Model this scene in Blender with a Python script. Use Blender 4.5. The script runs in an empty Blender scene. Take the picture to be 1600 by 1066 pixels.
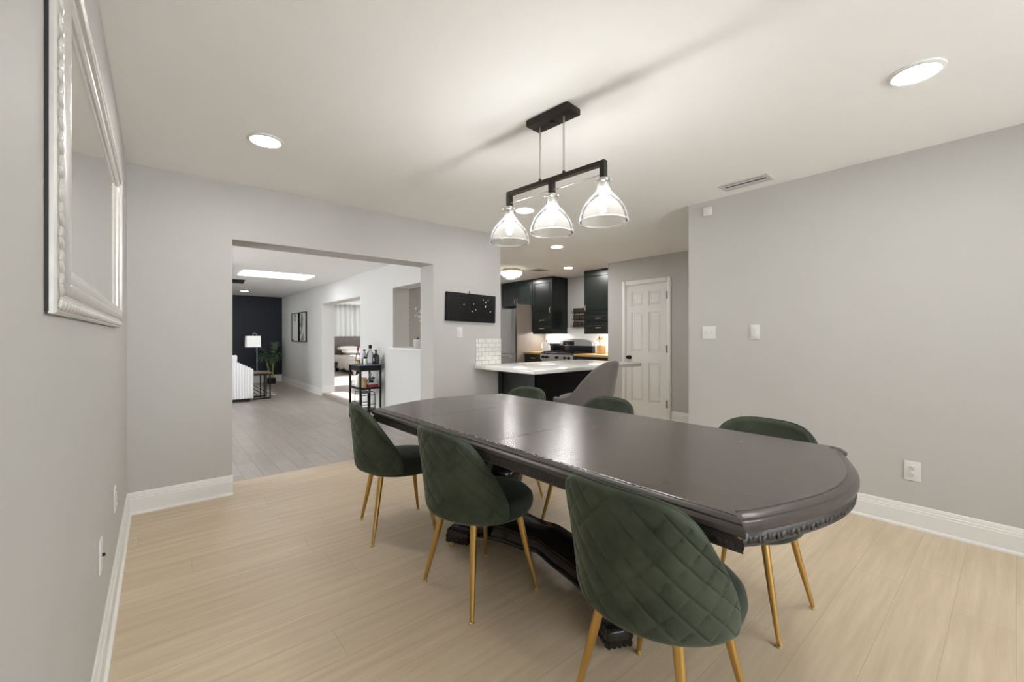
import bpy, bmesh, math, random
from mathutils import Vector, Matrix, Euler
random.seed(7)
PI = math.pi
S = bpy.context.scene
COL = S.collection
R = math.radians

# ------------------------------------------------------------------ camera
F_PX, YAW, HOR, HC = 661.0, R(40.0), 525.0, 1.241
cam_d = bpy.data.cameras.new('camera'); cam = bpy.data.objects.new('camera', cam_d); COL.objects.link(cam)
cam.location = (0, 0, HC); cam.rotation_euler = (PI/2, 0, -YAW)
cam_d.sensor_width = 36; cam_d.lens = F_PX/1600*36; cam_d.shift_y = -(533-HOR)/1600; cam_d.clip_start = 0.02
S.camera = cam

# ------------------------------------------------------------------ materials
def new_mat(name):
    m = bpy.data.materials.new(name); m.use_nodes = True
    nt = m.node_tree; b = nt.nodes['Principled BSDF']
    return m, nt, b
def setp(b, **k):
    for n, v in k.items():
        n = n.replace('_', ' ')
        if n in b.inputs:
            b.inputs[n].default_value = (*v, 1) if isinstance(v, (tuple, list)) and len(v) == 3 else v
def mix_rgb(nt, fac, a, b, blend='MIX'):
    n = nt.nodes.new('ShaderNodeMix'); n.data_type = 'RGBA'; n.blend_type = blend
    def put(i, v):
        if hasattr(v, 'links'): nt.links.new(v, n.inputs[i])
        else: n.inputs[i].default_value = (*v, 1) if isinstance(v, (tuple, list)) else v
    put(0, fac); put(6, a); put(7, b)
    return n.outputs[2]
def noise(nt, scale, detail=3, rough=0.5, vec=None):
    n = nt.nodes.new('ShaderNodeTexNoise'); n.inputs['Scale'].default_value = scale
    n.inputs['Detail'].default_value = detail; n.inputs['Roughness'].default_value = rough
    if vec is not None: nt.links.new(vec, n.inputs['Vector'])
    return n.outputs['Fac']
def objvec(nt, scale=(1, 1, 1), rot=(0, 0, 0), loc=(0, 0, 0)):
    t = nt.nodes.new('ShaderNodeTexCoord'); mp = nt.nodes.new('ShaderNodeMapping')
    mp.inputs['Scale'].default_value = scale; mp.inputs['Rotation'].default_value = rot; mp.inputs['Location'].default_value = loc
    nt.links.new(t.outputs['Object'], mp.inputs['Vector'])
    return mp.outputs['Vector']
def ramp(nt, fac, stops):
    r = nt.nodes.new('ShaderNodeValToRGB')
    while len(r.color_ramp.elements) < len(stops): r.color_ramp.elements.new(0.5)
    for e, (p, c) in zip(r.color_ramp.elements, stops):
        e.position = p; e.color = (*c, 1) if len(c) == 3 else c
    nt.links.new(fac, r.inputs[0])
    return r.outputs[0]
def bump(nt, b, h, strength=0.2, dist=0.002):
    n = nt.nodes.new('ShaderNodeBump'); n.inputs['Strength'].default_value = strength; n.inputs['Distance'].default_value = dist
    nt.links.new(h, n.inputs['Height']); nt.links.new(n.outputs['Normal'], b.inputs['Normal'])

def plain(name, c, rough=0.5, metal=0.0, var=0.06, nscale=18, bmp=0.0, bscale=200, **k):
    """a colour with a slight mottling and an optional fine bump"""
    m, nt, b = new_mat(name)
    v = objvec(nt)
    f = noise(nt, nscale, 4, 0.55, v)
    lo = tuple(x*(1-var) for x in c); hi = tuple(min(1, x*(1+var)) for x in c)
    nt.links.new(mix_rgb(nt, f, lo, hi), b.inputs['Base Color'])
    setp(b, Roughness=rough, Metallic=metal, **k)
    if bmp: bump(nt, b, noise(nt, bscale, 2, 0.5, v), bmp, 0.001)
    return m
def emit(name, c, s):
    m, nt, b = new_mat(name)
    setp(b, Base_Color=(0.8, 0.8, 0.8), Emission_Color=c, Emission_Strength=s, Roughness=0.4)
    return m

M = {}
M['wall'] = plain('wall_paint', (0.496, 0.485, 0.468), 0.62, var=0.012, nscale=3, bmp=0.08, bscale=260)
M['wall_living'] = plain('living_wall_paint', (0.66, 0.66, 0.65), 0.6, var=0.012, nscale=3)
M['ceiling'] = plain('ceiling_paint', (0.92, 0.916, 0.90), 0.8, var=0.01, nscale=3, bmp=0.06, bscale=200)
M['white'] = plain('white_trim_paint', (0.76, 0.755, 0.735), 0.38, var=0.01)
M['plate'] = plain('white_plastic', (0.68, 0.675, 0.655), 0.35, var=0.01)
M['navy'] = plain('navy_paint', (0.0065, 0.0085, 0.018), 0.6, var=0.05)
M['black'] = plain('black_metal', (0.012, 0.012, 0.013), 0.4, 0.6)
M['black_matte'] = plain('matte_black', (0.008, 0.008, 0.008), 0.6, Specular_IOR_Level=0.2)
M['bronze'] = plain('dark_bronze_metal', (0.030, 0.025, 0.021), 0.42, 0.7, var=0.15)
M['nickel'] = plain('brushed_nickel', (0.55, 0.54, 0.52), 0.32, 1.0)
M['steel'] = plain('stainless_steel', (0.60, 0.615, 0.64), 0.27, 0.85, var=0.04)
M['gold'] = plain('brushed_gold_metal', (0.56, 0.36, 0.12), 0.36, 1.0, var=0.05)
M['brass'] = plain('pale_brass', (0.80, 0.68, 0.42), 0.28, 1.0)
M['cab'] = plain('dark_green_cabinet_paint', (0.0065, 0.0095, 0.0082), 0.30, var=0.08)
M['quartz'] = plain('white_quartz', (0.80, 0.79, 0.76), 0.12, var=0.03, nscale=5)
M['butcher'] = plain('oak_worktop', (0.50, 0.31, 0.12), 0.4, var=0.2, nscale=25)
M['panel'] = plain('taupe_laminate_panel', (0.27, 0.235, 0.205), 0.4, var=0.03)
M['taupe'] = plain('taupe_velvet', (0.115, 0.101, 0.094), 0.75, var=0.12, nscale=9, Sheen_Weight=0.35, Sheen_Roughness=0.4)
M['taupe_back'] = plain('taupe_velvet_seat', (0.095, 0.085, 0.085), 0.75, var=0.12, nscale=9, Sheen_Weight=0.3)
M['sofa'] = plain('white_corduroy', (0.72, 0.72, 0.73), 0.85, var=0.03, Sheen_Weight=0.2)
M['linen'] = plain('beige_linen', (0.50, 0.455, 0.42), 0.9, var=0.06, nscale=12)
M['pillow'] = plain('pale_linen', (0.60, 0.57, 0.54), 0.9, var=0.05)
M['greywood'] = plain('grey_weathered_wood', (0.10, 0.085, 0.075), 0.6, var=0.35, nscale=14)
M['darkfab'] = plain('dark_bed_base', (0.03, 0.028, 0.027), 0.8)
M['brownwood'] = plain('brown_wood_top', (0.16, 0.11, 0.075), 0.45, var=0.25, nscale=20)
M['shadecloth'] = plain('white_lampshade_cloth', (0.82, 0.82, 0.80), 0.9, var=0.02)
M['leaf'] = plain('palm_leaf', (0.055, 0.105, 0.055), 0.5, var=0.4, nscale=30)
M['stem'] = plain('green_palm_stem', (0.35, 0.42, 0.08), 0.5, var=0.2, nscale=30)
M['rugm'] = plain('cream_rug', (0.60, 0.56, 0.50), 0.95, var=0.1, nscale=60)
M['rugline'] = plain('dark_rug_stripe', (0.08, 0.075, 0.07), 0.95)
M['red'] = plain('red_packaging', (0.30, 0.015, 0.02), 0.4)
M['tan'] = plain('tan_cork', (0.48, 0.33, 0.16), 0.6, var=0.25, nscale=60)
M['kraft'] = plain('clear_plastic_grey', (0.5, 0.52, 0.56), 0.2)
M['violet'] = plain('dark_violet_glass', (0.012, 0.010, 0.022), 0.08, Coat_Weight=0.5)
M['amber'] = plain('amber_liquor', (0.45, 0.30, 0.10), 0.08)
M['whiteglaze'] = plain('white_glaze', (0.80, 0.79, 0.77), 0.18)
M['teal'] = plain('grey_teal_metal', (0.14, 0.18, 0.19), 0.4)
M['wooden'] = plain('light_wood_utensils', (0.55, 0.36, 0.16), 0.55, var=0.2, nscale=50)
M['silver'] = plain('champagne_silver_leaf', (0.66, 0.645, 0.615), 0.36, 0.5, var=0.10, nscale=25)
M['silver_dark'] = plain('dark_mirror_backing', (0.012, 0.011, 0.010), 0.6)
M['vent'] = plain('vent_enamel', (0.62, 0.60, 0.57), 0.45)
M['ventdark'] = plain('vent_throat', (0.05, 0.046, 0.042), 0.7)
M['steel_dark'] = plain('dark_hinge_metal', (0.16, 0.155, 0.15), 0.35, 0.9)
M['screen'] = plain('dark_display_glass', (0.008, 0.008, 0.010), 0.1)
M['rim_wood'] = plain('bare_chipped_wood', (0.55, 0.36, 0.17), 0.6)

def mirror_mat():
    m, nt, b = new_mat('mirror_glass'); setp(b, Base_Color=(0.86, 0.86, 0.84), Metallic=1.0, Roughness=0.015)
    f = noise(nt, 2, 2, 0.5, objvec(nt)); nt.links.new(ramp(nt, f, [(0, (0.012,)*3), (1, (0.022,)*3)]), b.inputs['Roughness'])
    return m
M['mirror'] = mirror_mat()

def glass_mat(name, tint, haze, rough=0.03, edge=0.0, fres=0.28):
    """thin clear glass: transparent, Fresnel gloss, and a milky scatter that grows where one looks along the glass"""
    m, nt, b = new_mat(name); nt.nodes.remove(b)
    out = nt.nodes['Material Output']
    tr = nt.nodes.new('ShaderNodeBsdfTransparent'); tr.inputs[0].default_value = (*tint, 1)
    gl = nt.nodes.new('ShaderNodeBsdfGlossy'); gl.inputs['Roughness'].default_value = rough
    ts = nt.nodes.new('ShaderNodeBsdfTranslucent'); ts.inputs[0].default_value = (0.9, 0.9, 0.88, 1)
    lw = nt.nodes.new('ShaderNodeLayerWeight'); lw.inputs['Blend'].default_value = fres
    lf_ = nt.nodes.new('ShaderNodeLayerWeight'); lf_.inputs['Blend'].default_value = 0.4
    m1 = nt.nodes.new('ShaderNodeMixShader')
    hz = ramp(nt, lf_.outputs['Facing'], [(0.0, (haze,)*3), (0.55, (haze*1.3,)*3), (1.0, (min(1, haze+edge),)*3)])
    nt.links.new(hz, m1.inputs[0])
    nt.links.new(tr.outputs[0], m1.inputs[1]); nt.links.new(ts.outputs[0], m1.inputs[2])
    m2 = nt.nodes.new('ShaderNodeMixShader')
    nt.links.new(lw.outputs['Fresnel'], m2.inputs[0]); nt.links.new(m1.outputs[0], m2.inputs[1]); nt.links.new(gl.outputs[0], m2.inputs[2])
    nt.links.new(m2.outputs[0], out.inputs['Surface'])
    return m
M['shade_glass'] = glass_mat('clear_seeded_glass', (0.985, 0.985, 0.98), 0.028, 0.03, 0.26, 0.10)
M['rim_glass'] = glass_mat('bright_glass_rim', (0.98, 0.98, 0.97), 0.16, 0.05, 0.25)
M['bottle_glass'] = glass_mat('clear_bottle_glass', (0.90, 0.90, 0.93), 0.12)
M['pane'] = glass_mat('window_glass', (0.97, 0.98, 0.98), 0.0)

def velvet_mat(name, c):
    m, nt, b = new_mat(name)
    v = objvec(nt)
    f = noise(nt, 9, 5, 0.6, v)
    col = ramp(nt, f, [(0.30, tuple(x*0.62 for x in c)), (0.55, c), (0.75, tuple(x*1.25 for x in c))])
    nt.links.new(col, b.inputs['Base Color'])
    setp(b, Roughness=0.75, Sheen_Weight=0.30, Sheen_Roughness=0.35, Sheen_Tint=(0.70, 0.78, 0.62), Specular_IOR_Level=0.25)
    bump(nt, b, noise(nt, 350, 2, 0.6, v), 0.15, 0.001)
    return m
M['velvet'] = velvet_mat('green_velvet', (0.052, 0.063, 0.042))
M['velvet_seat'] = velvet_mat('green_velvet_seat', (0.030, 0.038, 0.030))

def plank_mat(name, along, length, width, cols, seam, grain_s, rough, gap=0.0016, off=0.37, bmp=0.15, rnd=False):
    m, nt, b = new_mat(name)
    rz = 0 if along == 'x' else PI/2
    v = objvec(nt, rot=(0, 0, rz))
    if rnd:                                   # every row starts at its own random place
        sp = nt.nodes.new('ShaderNodeSeparateXYZ'); nt.links.new(v, sp.inputs[0])
        dv = nt.nodes.new('ShaderNodeMath'); dv.operation = 'DIVIDE'; dv.inputs[1].default_value = width; nt.links.new(sp.outputs['Y'], dv.inputs[0])
        fl_ = nt.nodes.new('ShaderNodeMath'); fl_.operation = 'FLOOR'; nt.links.new(dv.outputs[0], fl_.inputs[0])
        wn = nt.nodes.new('ShaderNodeTexWhiteNoise'); wn.noise_dimensions = '1D'; nt.links.new(fl_.outputs[0], wn.inputs['W'])
        ma = nt.nodes.new('ShaderNodeMath'); ma.operation = 'MULTIPLY_ADD'; ma.inputs[1].default_value = length*3
        nt.links.new(wn.outputs['Value'], ma.inputs[0]); nt.links.new(sp.outputs['X'], ma.inputs[2])
        cb = nt.nodes.new('ShaderNodeCombineXYZ'); nt.links.new(ma.outputs[0], cb.inputs['X']); nt.links.new(sp.outputs['Y'], cb.inputs['Y'])
        v = cb.outputs[0]; off = 0.0
    br = nt.nodes.new('ShaderNodeTexBrick'); br.offset = off; br.offset_frequency = 2
    br.inputs['Scale'].default_value = 1; br.inputs['Brick Width'].default_value = length; br.inputs['Row Height'].default_value = width
    br.inputs['Mortar Size'].default_value = gap; br.inputs['Mortar Smooth'].default_value = 0.2; br.inputs['Bias'].default_value = 0
    br.inputs['Color1'].default_value = (0, 0, 0, 1); br.inputs['Color2'].default_value = (1, 1, 1, 1); br.inputs['Mortar'].default_value = (0.5, 0.5, 0.5, 1)
    nt.links.new(v, br.inputs['Vector'])
    tone = ramp(nt, br.outputs['Color'], [(0, cols[0]), (1, cols[1])])
    mp = nt.nodes.new('ShaderNodeMapping'); mp.inputs['Scale'].default_value = (grain_s[0], grain_s[1], 1)
    nt.links.new(v, mp.inputs['Vector'])
    g = noise(nt, 1.0, 6, 0.62, mp.outputs['Vector'])
    gg = ramp(nt, g, [(0.3, (0.84, 0.83, 0.81)), (0.7, (1.08, 1.08, 1.08))])
    c2 = mix_rgb(nt, 1.0, tone, gg, 'MULTIPLY')
    c3 = mix_rgb(nt, br.outputs['Fac'], c2, seam)
    nt.links.new(c3, b.inputs['Base Color'])
    rr = ramp(nt, g, [(0, (rough-0.05,)*3), (1, (rough+0.07,)*3)]); nt.links.new(rr, b.inputs['Roughness'])
    inv = nt.nodes.new('ShaderNodeMath'); inv.operation = 'SUBTRACT'; inv.inputs[0].default_value = 1
    nt.links.new(br.outputs['Fac'], inv.inputs[1]); bump(nt, b, inv.outputs[0], bmp, 0.002)
    return m
M['oak'] = plank_mat('pale_oak_planks', 'x', 1.22, 0.185, ((0.575, 0.460, 0.325), (0.615, 0.500, 0.36)), (0.44, 0.335, 0.23), (1.6, 26), 0.40, gap=0.0013, rnd=True)
M['tile_living'] = plank_mat('grey_wood_look_tile', 'y', 0.60, 0.145, ((0.33, 0.29, 0.26), (0.40, 0.355, 0.32)), (0.21, 0.185, 0.165), (3.5, 22), 0.33, gap=0.003, off=0.33, rnd=True)
M['subway'] = plank_mat('white_subway_tile', 'x', 0.10, 0.05, ((0.74, 0.73, 0.70), (0.77, 0.76, 0.73)), (0.46, 0.45, 0.43), (3, 3), 0.14, gap=0.0035, off=0.5, bmp=0.4)

M['subway_fine'] = plank_mat('glossy_white_backsplash_tile', 'x', 0.15, 0.075, ((0.76, 0.755, 0.74), (0.78, 0.775, 0.76)), (0.64, 0.635, 0.62), (3, 3), 0.14, gap=0.0025, off=0.5, bmp=0.3)

def table_mat(name, c1, c2, rough, streak=True, wear=False, bmp=0.0):
    m, nt, b = new_mat(name)
    v = objvec(nt, scale=(5, 1.2, 3))
    f = noise(nt, 1.1, 2, 0.5, v)
    col = ramp(nt, f, [(0.3, c1), (0.72, c2)])
    if wear:
        w = noise(nt, 42, 3, 0.6, objvec(nt))
        wr = ramp(nt, w, [(0.735, (0, 0, 0)), (0.755, (1, 1, 1))])
        col = mix_rgb(nt, wr, col, (0.36, 0.31, 0.25))
    nt.links.new(col, b.inputs['Base Color'])
    rr = ramp(nt, noise(nt, 1.3, 1, 0.5, objvec(nt, scale=(4, 1.0, 3))), [(0.3, (rough-0.015,)*3), (0.7, (rough+0.02,)*3)])
    nt.links.new(rr, b.inputs['Roughness'])
    setp(b, Specular_IOR_Level=0.5, Coat_Weight=0.0)
    if bmp: bump(nt, b, noise(nt, 1.2, 3, 0.5, objvec(nt, scale=(14, 4, 5))), bmp, 0.0015)
    return m
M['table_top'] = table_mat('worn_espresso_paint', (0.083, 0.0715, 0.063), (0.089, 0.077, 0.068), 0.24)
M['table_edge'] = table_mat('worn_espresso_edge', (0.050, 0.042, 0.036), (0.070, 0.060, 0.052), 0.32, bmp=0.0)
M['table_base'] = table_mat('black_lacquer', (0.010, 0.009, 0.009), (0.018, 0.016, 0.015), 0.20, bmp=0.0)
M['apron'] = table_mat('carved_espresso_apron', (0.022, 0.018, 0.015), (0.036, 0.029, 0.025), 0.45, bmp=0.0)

def art_print_mat(seed):
    m, nt, b = new_mat('line_art_print')
    v = objvec(nt, scale=(1, 1, 1), loc=(seed, seed*0.7, 0))
    w = nt.nodes.new('ShaderNodeTexWave'); w.inputs['Scale'].default_value = 2.2; w.inputs['Distortion'].default_value = 11; w.inputs['Detail'].default_value = 2
    nt.links.new(v, w.inputs['Vector'])
    c = ramp(nt, w.outputs['Fac'], [(0.0, (0.12, 0.12, 0.12)), (0.10, (0.45, 0.45, 0.44)), (0.16, (0.72, 0.72, 0.71))])
    nt.links.new(c, b.inputs['Base Color']); setp(b, Roughness=0.4)
    return m

LUM = dict(bulb=69.0, can=48.0, can_k=112.0, undercab=20.0, flush=0.75, panel=3.0, world=3.9)
M['bulb'] = emit('lit_bulb', (1.0, 0.985, 0.96), LUM['bulb'])
M['can'] = emit('lit_downlight_lens', (1.0, 0.985, 0.96), LUM['can'])
M['can_k'] = emit('lit_kitchen_downlight_lens', (1.0, 0.985, 0.97), LUM['can_k'])
M['undercab'] = emit('lit_strip', (1.0, 0.96, 0.90), LUM['undercab'])
M['flush'] = emit('lit_flush_glass', (1.0, 0.94, 0.84), LUM['flush'])
M['panel_light'] = emit('lit_ceiling_panel', (0.97, 0.99, 1.0), LUM['panel'])
M['curtain'] = plain('white_sheer_curtain', (0.82, 0.82, 0.80), 0.9, var=0.02)
def curtain_mat():
    m, nt, b = new_mat('white_sheer_voile'); nt.nodes.remove(b); out = nt.nodes['Material Output']
    d = nt.nodes.new('ShaderNodeBsdfDiffuse'); d.inputs[0].default_value = (0.8, 0.8, 0.78, 1)
    t = nt.nodes.new('ShaderNodeBsdfTranslucent'); t.inputs[0].default_value = (0.30, 0.30, 0.295, 1)
    x = nt.nodes.new('ShaderNodeMixShader'); f = noise(nt, 90, 2, 0.5, objvec(nt))
    nt.links.new(ramp(nt, f, [(0, (0.5,)*3), (1, (0.7,)*3)]), x.inputs[0])
    nt.links.new(d.outputs[0], x.inputs[1]); nt.links.new(t.outputs[0], x.inputs[2]); nt.links.new(x.outputs[0], out.inputs['Surface'])
    return m
M['curtain'] = curtain_mat()

# ------------------------------------------------------------------ mesh builder
class MB:
    def __init__(self, M0=None):
        self.bm = bmesh.new(); self.M = M0 or Matrix()
    def v(self, p): return self.bm.verts.new(self.M @ Vector(p))
    def face(self, vs):
        try: return self.bm.faces.new(vs)
        except ValueError: return None
    def box(self, c, s, rz=0, bev=0.0, rot=None):
        Rm = (rot.to_matrix() if rot is not None else Matrix.Rotation(rz, 3, 'Z')); c = Vector(c)
        t = bmesh.new(); bmesh.ops.create_cube(t, size=1)
        for x in t.verts: x.co = Vector((x.co.x*s[0], x.co.y*s[1], x.co.z*s[2]))
        if bev > 0: bmesh.ops.bevel(t, geom=list(t.edges), offset=min(bev, min(s)*0.45), segments=2, affect='EDGES', profile=0.5)
        mp = {x: self.v(c + Rm @ x.co) for x in t.verts}
        for f in t.faces: self.face([mp[x] for x in f.verts])
        t.free(); return self
    def b2(self, lo, hi, bev=0.0):
        return self.box([(a+b)/2 for a, b in zip(lo, hi)], [abs(b-a) for a, b in zip(lo, hi)], bev=bev)
    def loops(self, rings, closed=True, caps=True, wrap=False):
        rv = [[self.v(p) for p in r] for r in rings]; n = len(rv[0])
        rng = range(len(rv)) if wrap else range(len(rv)-1)
        for i in rng:
            a, b = rv[i], rv[(i+1) % len(rv)]
            for j in (range(n) if closed else range(n-1)):
                k = (j+1) % n; self.face([a[j], a[k], b[k], b[j]])
        if caps and closed and not wrap:
            self.face(list(reversed(rv[0]))); self.face(rv[-1])
        return self
    def lathe(self, prof, c=(0, 0, 0), n=24, sx=1, sy=1, axis='Z', caps=True):
        c = Vector(c); rings = []
        for r, z in prof:
            ring = []
            for j in range(n):
                a = 2*PI*j/n; x, y = r*math.cos(a)*sx, r*math.sin(a)*sy
                p = (x, y, z) if axis == 'Z' else ((z, x, y) if axis == 'X' else (y, z, x))
                ring.append(c + Vector(p))
            rings.append(ring)
        return self.loops(rings, caps=caps)
    def tube(self, path, r, n=10, caps=True):
        P = [Vector(p) for p in path]; rr = r if isinstance(r, (list, tuple)) else [r]*len(P); rings = []
        up = None
        for i, p in enumerate(P):
            t = (P[min(i+1, len(P)-1)] - P[max(i-1, 0)]).normalized()
            if up is None: up = Vector((0, 0, 1)) if abs(t.z) < 0.9 else Vector((1, 0, 0))
            a = t.cross(up).normalized(); b = a.cross(t).normalized(); up = b
            rings.append([p + a*rr[i]*math.cos(2*PI*k/n) + b*rr[i]*math.sin(2*PI*k/n) for k in range(n)])
        return self.loops(rings, caps=caps)
    def sphere(self, c, r, n=10, m=6, s=(1, 1, 1), rot=None):
        c = Vector(c); Rm = rot.to_matrix() if rot is not None else Matrix.Identity(3)
        rings = []
        for i in range(m+1):
            th = PI*i/m; q = max(math.sin(th), 1e-3)
            rings.append([c + Rm @ Vector((r*s[0]*q*math.cos(2*PI*k/n), r*s[1]*q*math.sin(2*PI*k/n), -r*s[2]*math.cos(th))) for k in range(n)])
        return self.loops(rings)
    def prism(self, poly, z0, z1):
        return self.loops([[(x, y, z0) for x, y in poly], [(x, y, z1) for x, y in poly]])
    def build(self, name, mat, parent=None, smooth=True, angle=35):
        bm = self.bm
        bmesh.ops.recalc_face_normals(bm, faces=bm.faces[:])
        me = bpy.data.meshes.new(name); bm.to_mesh(me); bm.free()
        me.materials.append(M[mat] if isinstance(mat, str) else mat)
        o = bpy.data.objects.new(name, me); COL.objects.link(o)
        if parent is not None: o.parent = parent
        if smooth:
            me.polygons.foreach_set('use_smooth', [True]*len(me.polygons))
            try: me.set_sharp_from_angle(angle=R(angle))
            except Exception: pass
        return o

TM = {}
def tag(o, label=None, cat=None, group=None, kind=None):
    if label: o['label'] = label
    if cat: o['category'] = cat
    if group: o['group'] = group
    if kind: o['kind'] = kind
    return o
def thing(name, label, cat, loc=(0, 0, 0), rz=0, group=None):
    o = bpy.data.objects.new(name, None); COL.objects.link(o); o.empty_display_size = 0.1
    o.location = loc; o.rotation_euler = (0, 0, rz)
    tag(o, label, cat, group); TM[o.name] = Matrix.Translation(loc) @ Matrix.Rotation(rz, 4, 'Z')
    return o
def wb(parent):                       # builder that takes world coordinates for a part of parent
    return MB(TM[parent.name].inverted())
def struct(name, mb, mat, label=None, cat=None, smooth=False, parent=None):
    o = mb.build(name, mat, parent, smooth)
    if parent is None: tag(o, label, cat, kind='structure')
    return o
def dup(root, loc, rz, label, group=None):
    r = root.copy(); COL.objects.link(r); r.location = loc; r.rotation_euler = (0, 0, rz); r['label'] = label
    if group: r['group'] = group
    for ch in list(root.children):
        c = ch.copy(); COL.objects.link(c); c.parent = r
        for g in ch.children:
            d = g.copy(); COL.objects.link(d); d.parent = c
    return r

# ------------------------------------------------------------------ room shell
XL, YB, YB2, XR, H = -0.16, 3.955, 4.239, 3.745, 2.44
XLR, XLR2, HL = 2.62, 2.876, 2.29            # living room right wall, living ceiling
XD, XK = 5.72, 6.50                           # door wall, kitchen wall
YK = 7.65                                     # kitchen end wall

struct('floor', MB().b2((-0.4, -2.6, -0.1), (7.0, YB2+0.03, 0)).b2((XLR2-0.1, YB2, -0.1), (7.0, YK+0.1, -0.0005)), 'oak', 'pale oak plank floor of the dining room and kitchen', 'floor')
struct('floor_living', MB().b2((-3.0, YB2+0.03, -0.1), (XLR+0.01, 13.0, 0)), 'tile_living', 'grey wood-look tile floor of the living room', 'floor')
struct('floor_bedroom', MB().b2((XLR, 7.09, -0.1), (7.4, 15.4, 0.06)), 'tile_living', 'raised tile floor of the bedroom beyond the doorway', 'floor')
struct('ceiling', MB().b2((-0.4, -2.6, H), (7.0, YB2, H+0.12)).b2((XLR2, YB2, H), (7.0, YK+0.1, H+0.12)), 'ceiling', 'flat white ceiling of the dining room and kitchen', 'ceiling')
struct('ceiling_living', MB().b2((-3.0, YB2, HL), (XLR, 13.1, HL+0.12)), 'ceiling', 'lower white ceiling of the living room', 'ceiling')
struct('ceiling_bedroom', MB().b2((XLR2, YK+0.1, 2.44), (7.4, 15.4, 2.56)), 'ceiling', 'bedroom ceiling seen through the doorway', 'ceiling')

struct('wall_left', MB().b2((XL-0.14, -2.6, 0), (XL, YB2, H)), 'wall', 'grey wall on the left that carries the mirror', 'wall')
OX0, OX1, OZ = 0.453, 2.234, 2.0
struct('wall_back', MB().b2((XL, YB, 0), (OX0, YB2, H)).b2((OX0, YB, OZ), (OX1, YB2, H)).b2((OX1, YB, 0), (3.139, YB2, H)), 'wall', 'grey back wall with the wide opening to the living room', 'wall')
struct('wall_right', MB().b2((XR, -2.6, 0), (XR+0.12, 1.936, H)), 'wall', 'grey wall on the right of the dining table', 'wall')
struct('wall_rear', MB().b2((XL, -2.6, 0), (0.0, -2.48, H)).b2((3.3, -2.6, 0), (XR, -2.48, H)).b2((0.0, -2.6, 2.1), (3.3, -2.48, H)).b2((0.0, -2.6, 0), (3.3, -2.48, 0.80)), 'wall', 'grey wall behind the viewpoint with a wide glazed opening', 'wall')
w = struct('window_1', MB().b2((0.0, -2.56, 0.80), (0.06, -2.50, 2.1)).b2((3.24, -2.56, 0.80), (3.3, -2.50, 2.1)).b2((1.77, -2.56, 0.80), (1.83, -2.50, 2.1)).b2((0.0, -2.56, 2.04), (3.3, -2.50, 2.1)).b2((0.0, -2.56, 0.80), (3.3, -2.50, 0.85)), 'white', 'wide white sliding window behind the viewpoint', 'window')
MB().b2((0.06, -2.532, 0.85), (1.77, -2.528, 2.04)).b2((1.83, -2.532, 0.85), (3.24, -2.528, 2.04)).build('pane', 'pane', w, False)
# living room
struct('wall_living_right', MB().b2((XLR, YB2, 0), (XLR2, 4.6, H)).b2((XLR, 4.6, 0), (XLR2, 5.807, 1.045)).b2((XLR, 4.6, 1.937), (XLR2, 5.807, H))
       .b2((XLR, 5.807, 0), (XLR2, 7.09, H)).b2((XLR, 7.09, 1.907), (XLR2, 9.256, H)).b2((XLR, 9.256, 0), (XLR2, 13.0, H)), 'wall_living', 'pale living room wall with bedroom doorway and pass-through', 'wall')
struct('wall_living_far', MB().b2((-3.0, 12.9, 0), (XLR, 13.02, HL)), 'navy', 'navy accent wall at the far end of the living room', 'wall')
struct('wall_living_left', MB().b2((-3.0, YB2, 0), (-2.88, 5.2, HL)).b2((-3.0, 7.3, 0), (-2.88, 12.9, HL)).b2((-3.0, 5.2, 2.05), (-2.88, 7.3, HL)).b2((-3.0, YB2, 0), (XL-0.14, YB2+0.12, HL)), 'wall_living', 'living room wall with sliding doors, out of sight on the left', 'wall')
# bedroom
struct('wall_bedroom_far', MB().b2((XLR2, 15.2, 0.06), (4.3, 15.32, H)).b2((6.0, 15.2, 0.06), (7.4, 15.32, H)).b2((4.3, 15.2, 0.06), (6.0, 15.32, 1.0)).b2((4.3, 15.2, 2.2), (6.0, 15.32, H)), 'wall_living', 'far bedroom wall behind the curtain', 'wall')
struct('wall_bedroom_left', MB().b2((XLR-0.001, 13.02, 0), (XLR2, 15.32, H)), 'wall_living', 'left bedroom wall', 'wall')
struct('wall_bedroom_right', MB().b2((6.9, YK+0.1, 0), (7.0, 9.25, 1.83)).b2((6.9, YK+0.1, 2.02), (7.0, 9.25, H)).b2((6.9, 9.25, 0), (7.0, 10.4, H)).b2((6.9, 10.4, 0), (7.0, 13.4, 0.9)).b2((6.9, 10.4, 2.1), (7.0, 13.4, H)).b2((6.9, 13.4, 0), (7.0, 15.2, H)), 'wall_living', 'right bedroom wall, out of sight, with two openings added for daylight', 'wall')  # unseen slit added for the threshold sun patch, wide opening added for daylight
# kitchen and hall
DY0, DY1, DZ = 3.278, 3.99, 2.037            # pantry door leaf
struct('wall_door', MB().b2((XD, 0.4, 0), (XD+0.12, DY0, H)).b2((XD, DY1, 0), (XD+0.12, 4.344, H)).b2((XD, DY0, DZ), (XD+0.12, DY1, H)).b2((XD, 4.25, 0), (XK+0.1, 4.344, H)).b2((XD+0.6, 2.9, 0), (XD+0.7, 4.25, H)), 'wall', 'grey wall that holds the white six-panel door', 'wall')
struct('wall_hall', MB().b2((XR+0.12, 0.3, 0), (XD+0.1, 0.4, H)), 'wall', 'end wall of the hall behind the dining wall', 'wall')
struct('wall_kitchen', MB().b2((XK, 4.25, 0), (XK+0.12, YK, H)), 'wall', 'pale kitchen wall behind range and cabinets', 'wall')
struct('wall_kitchen_end', MB().b2((XLR2, YK, 0), (7.0, YK+0.1, H)).b2((XLR2, 6.9, 0), (3.407, YK, H)), 'wall', 'kitchen end wall with closet box seen through the pass-through', 'wall')
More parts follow.
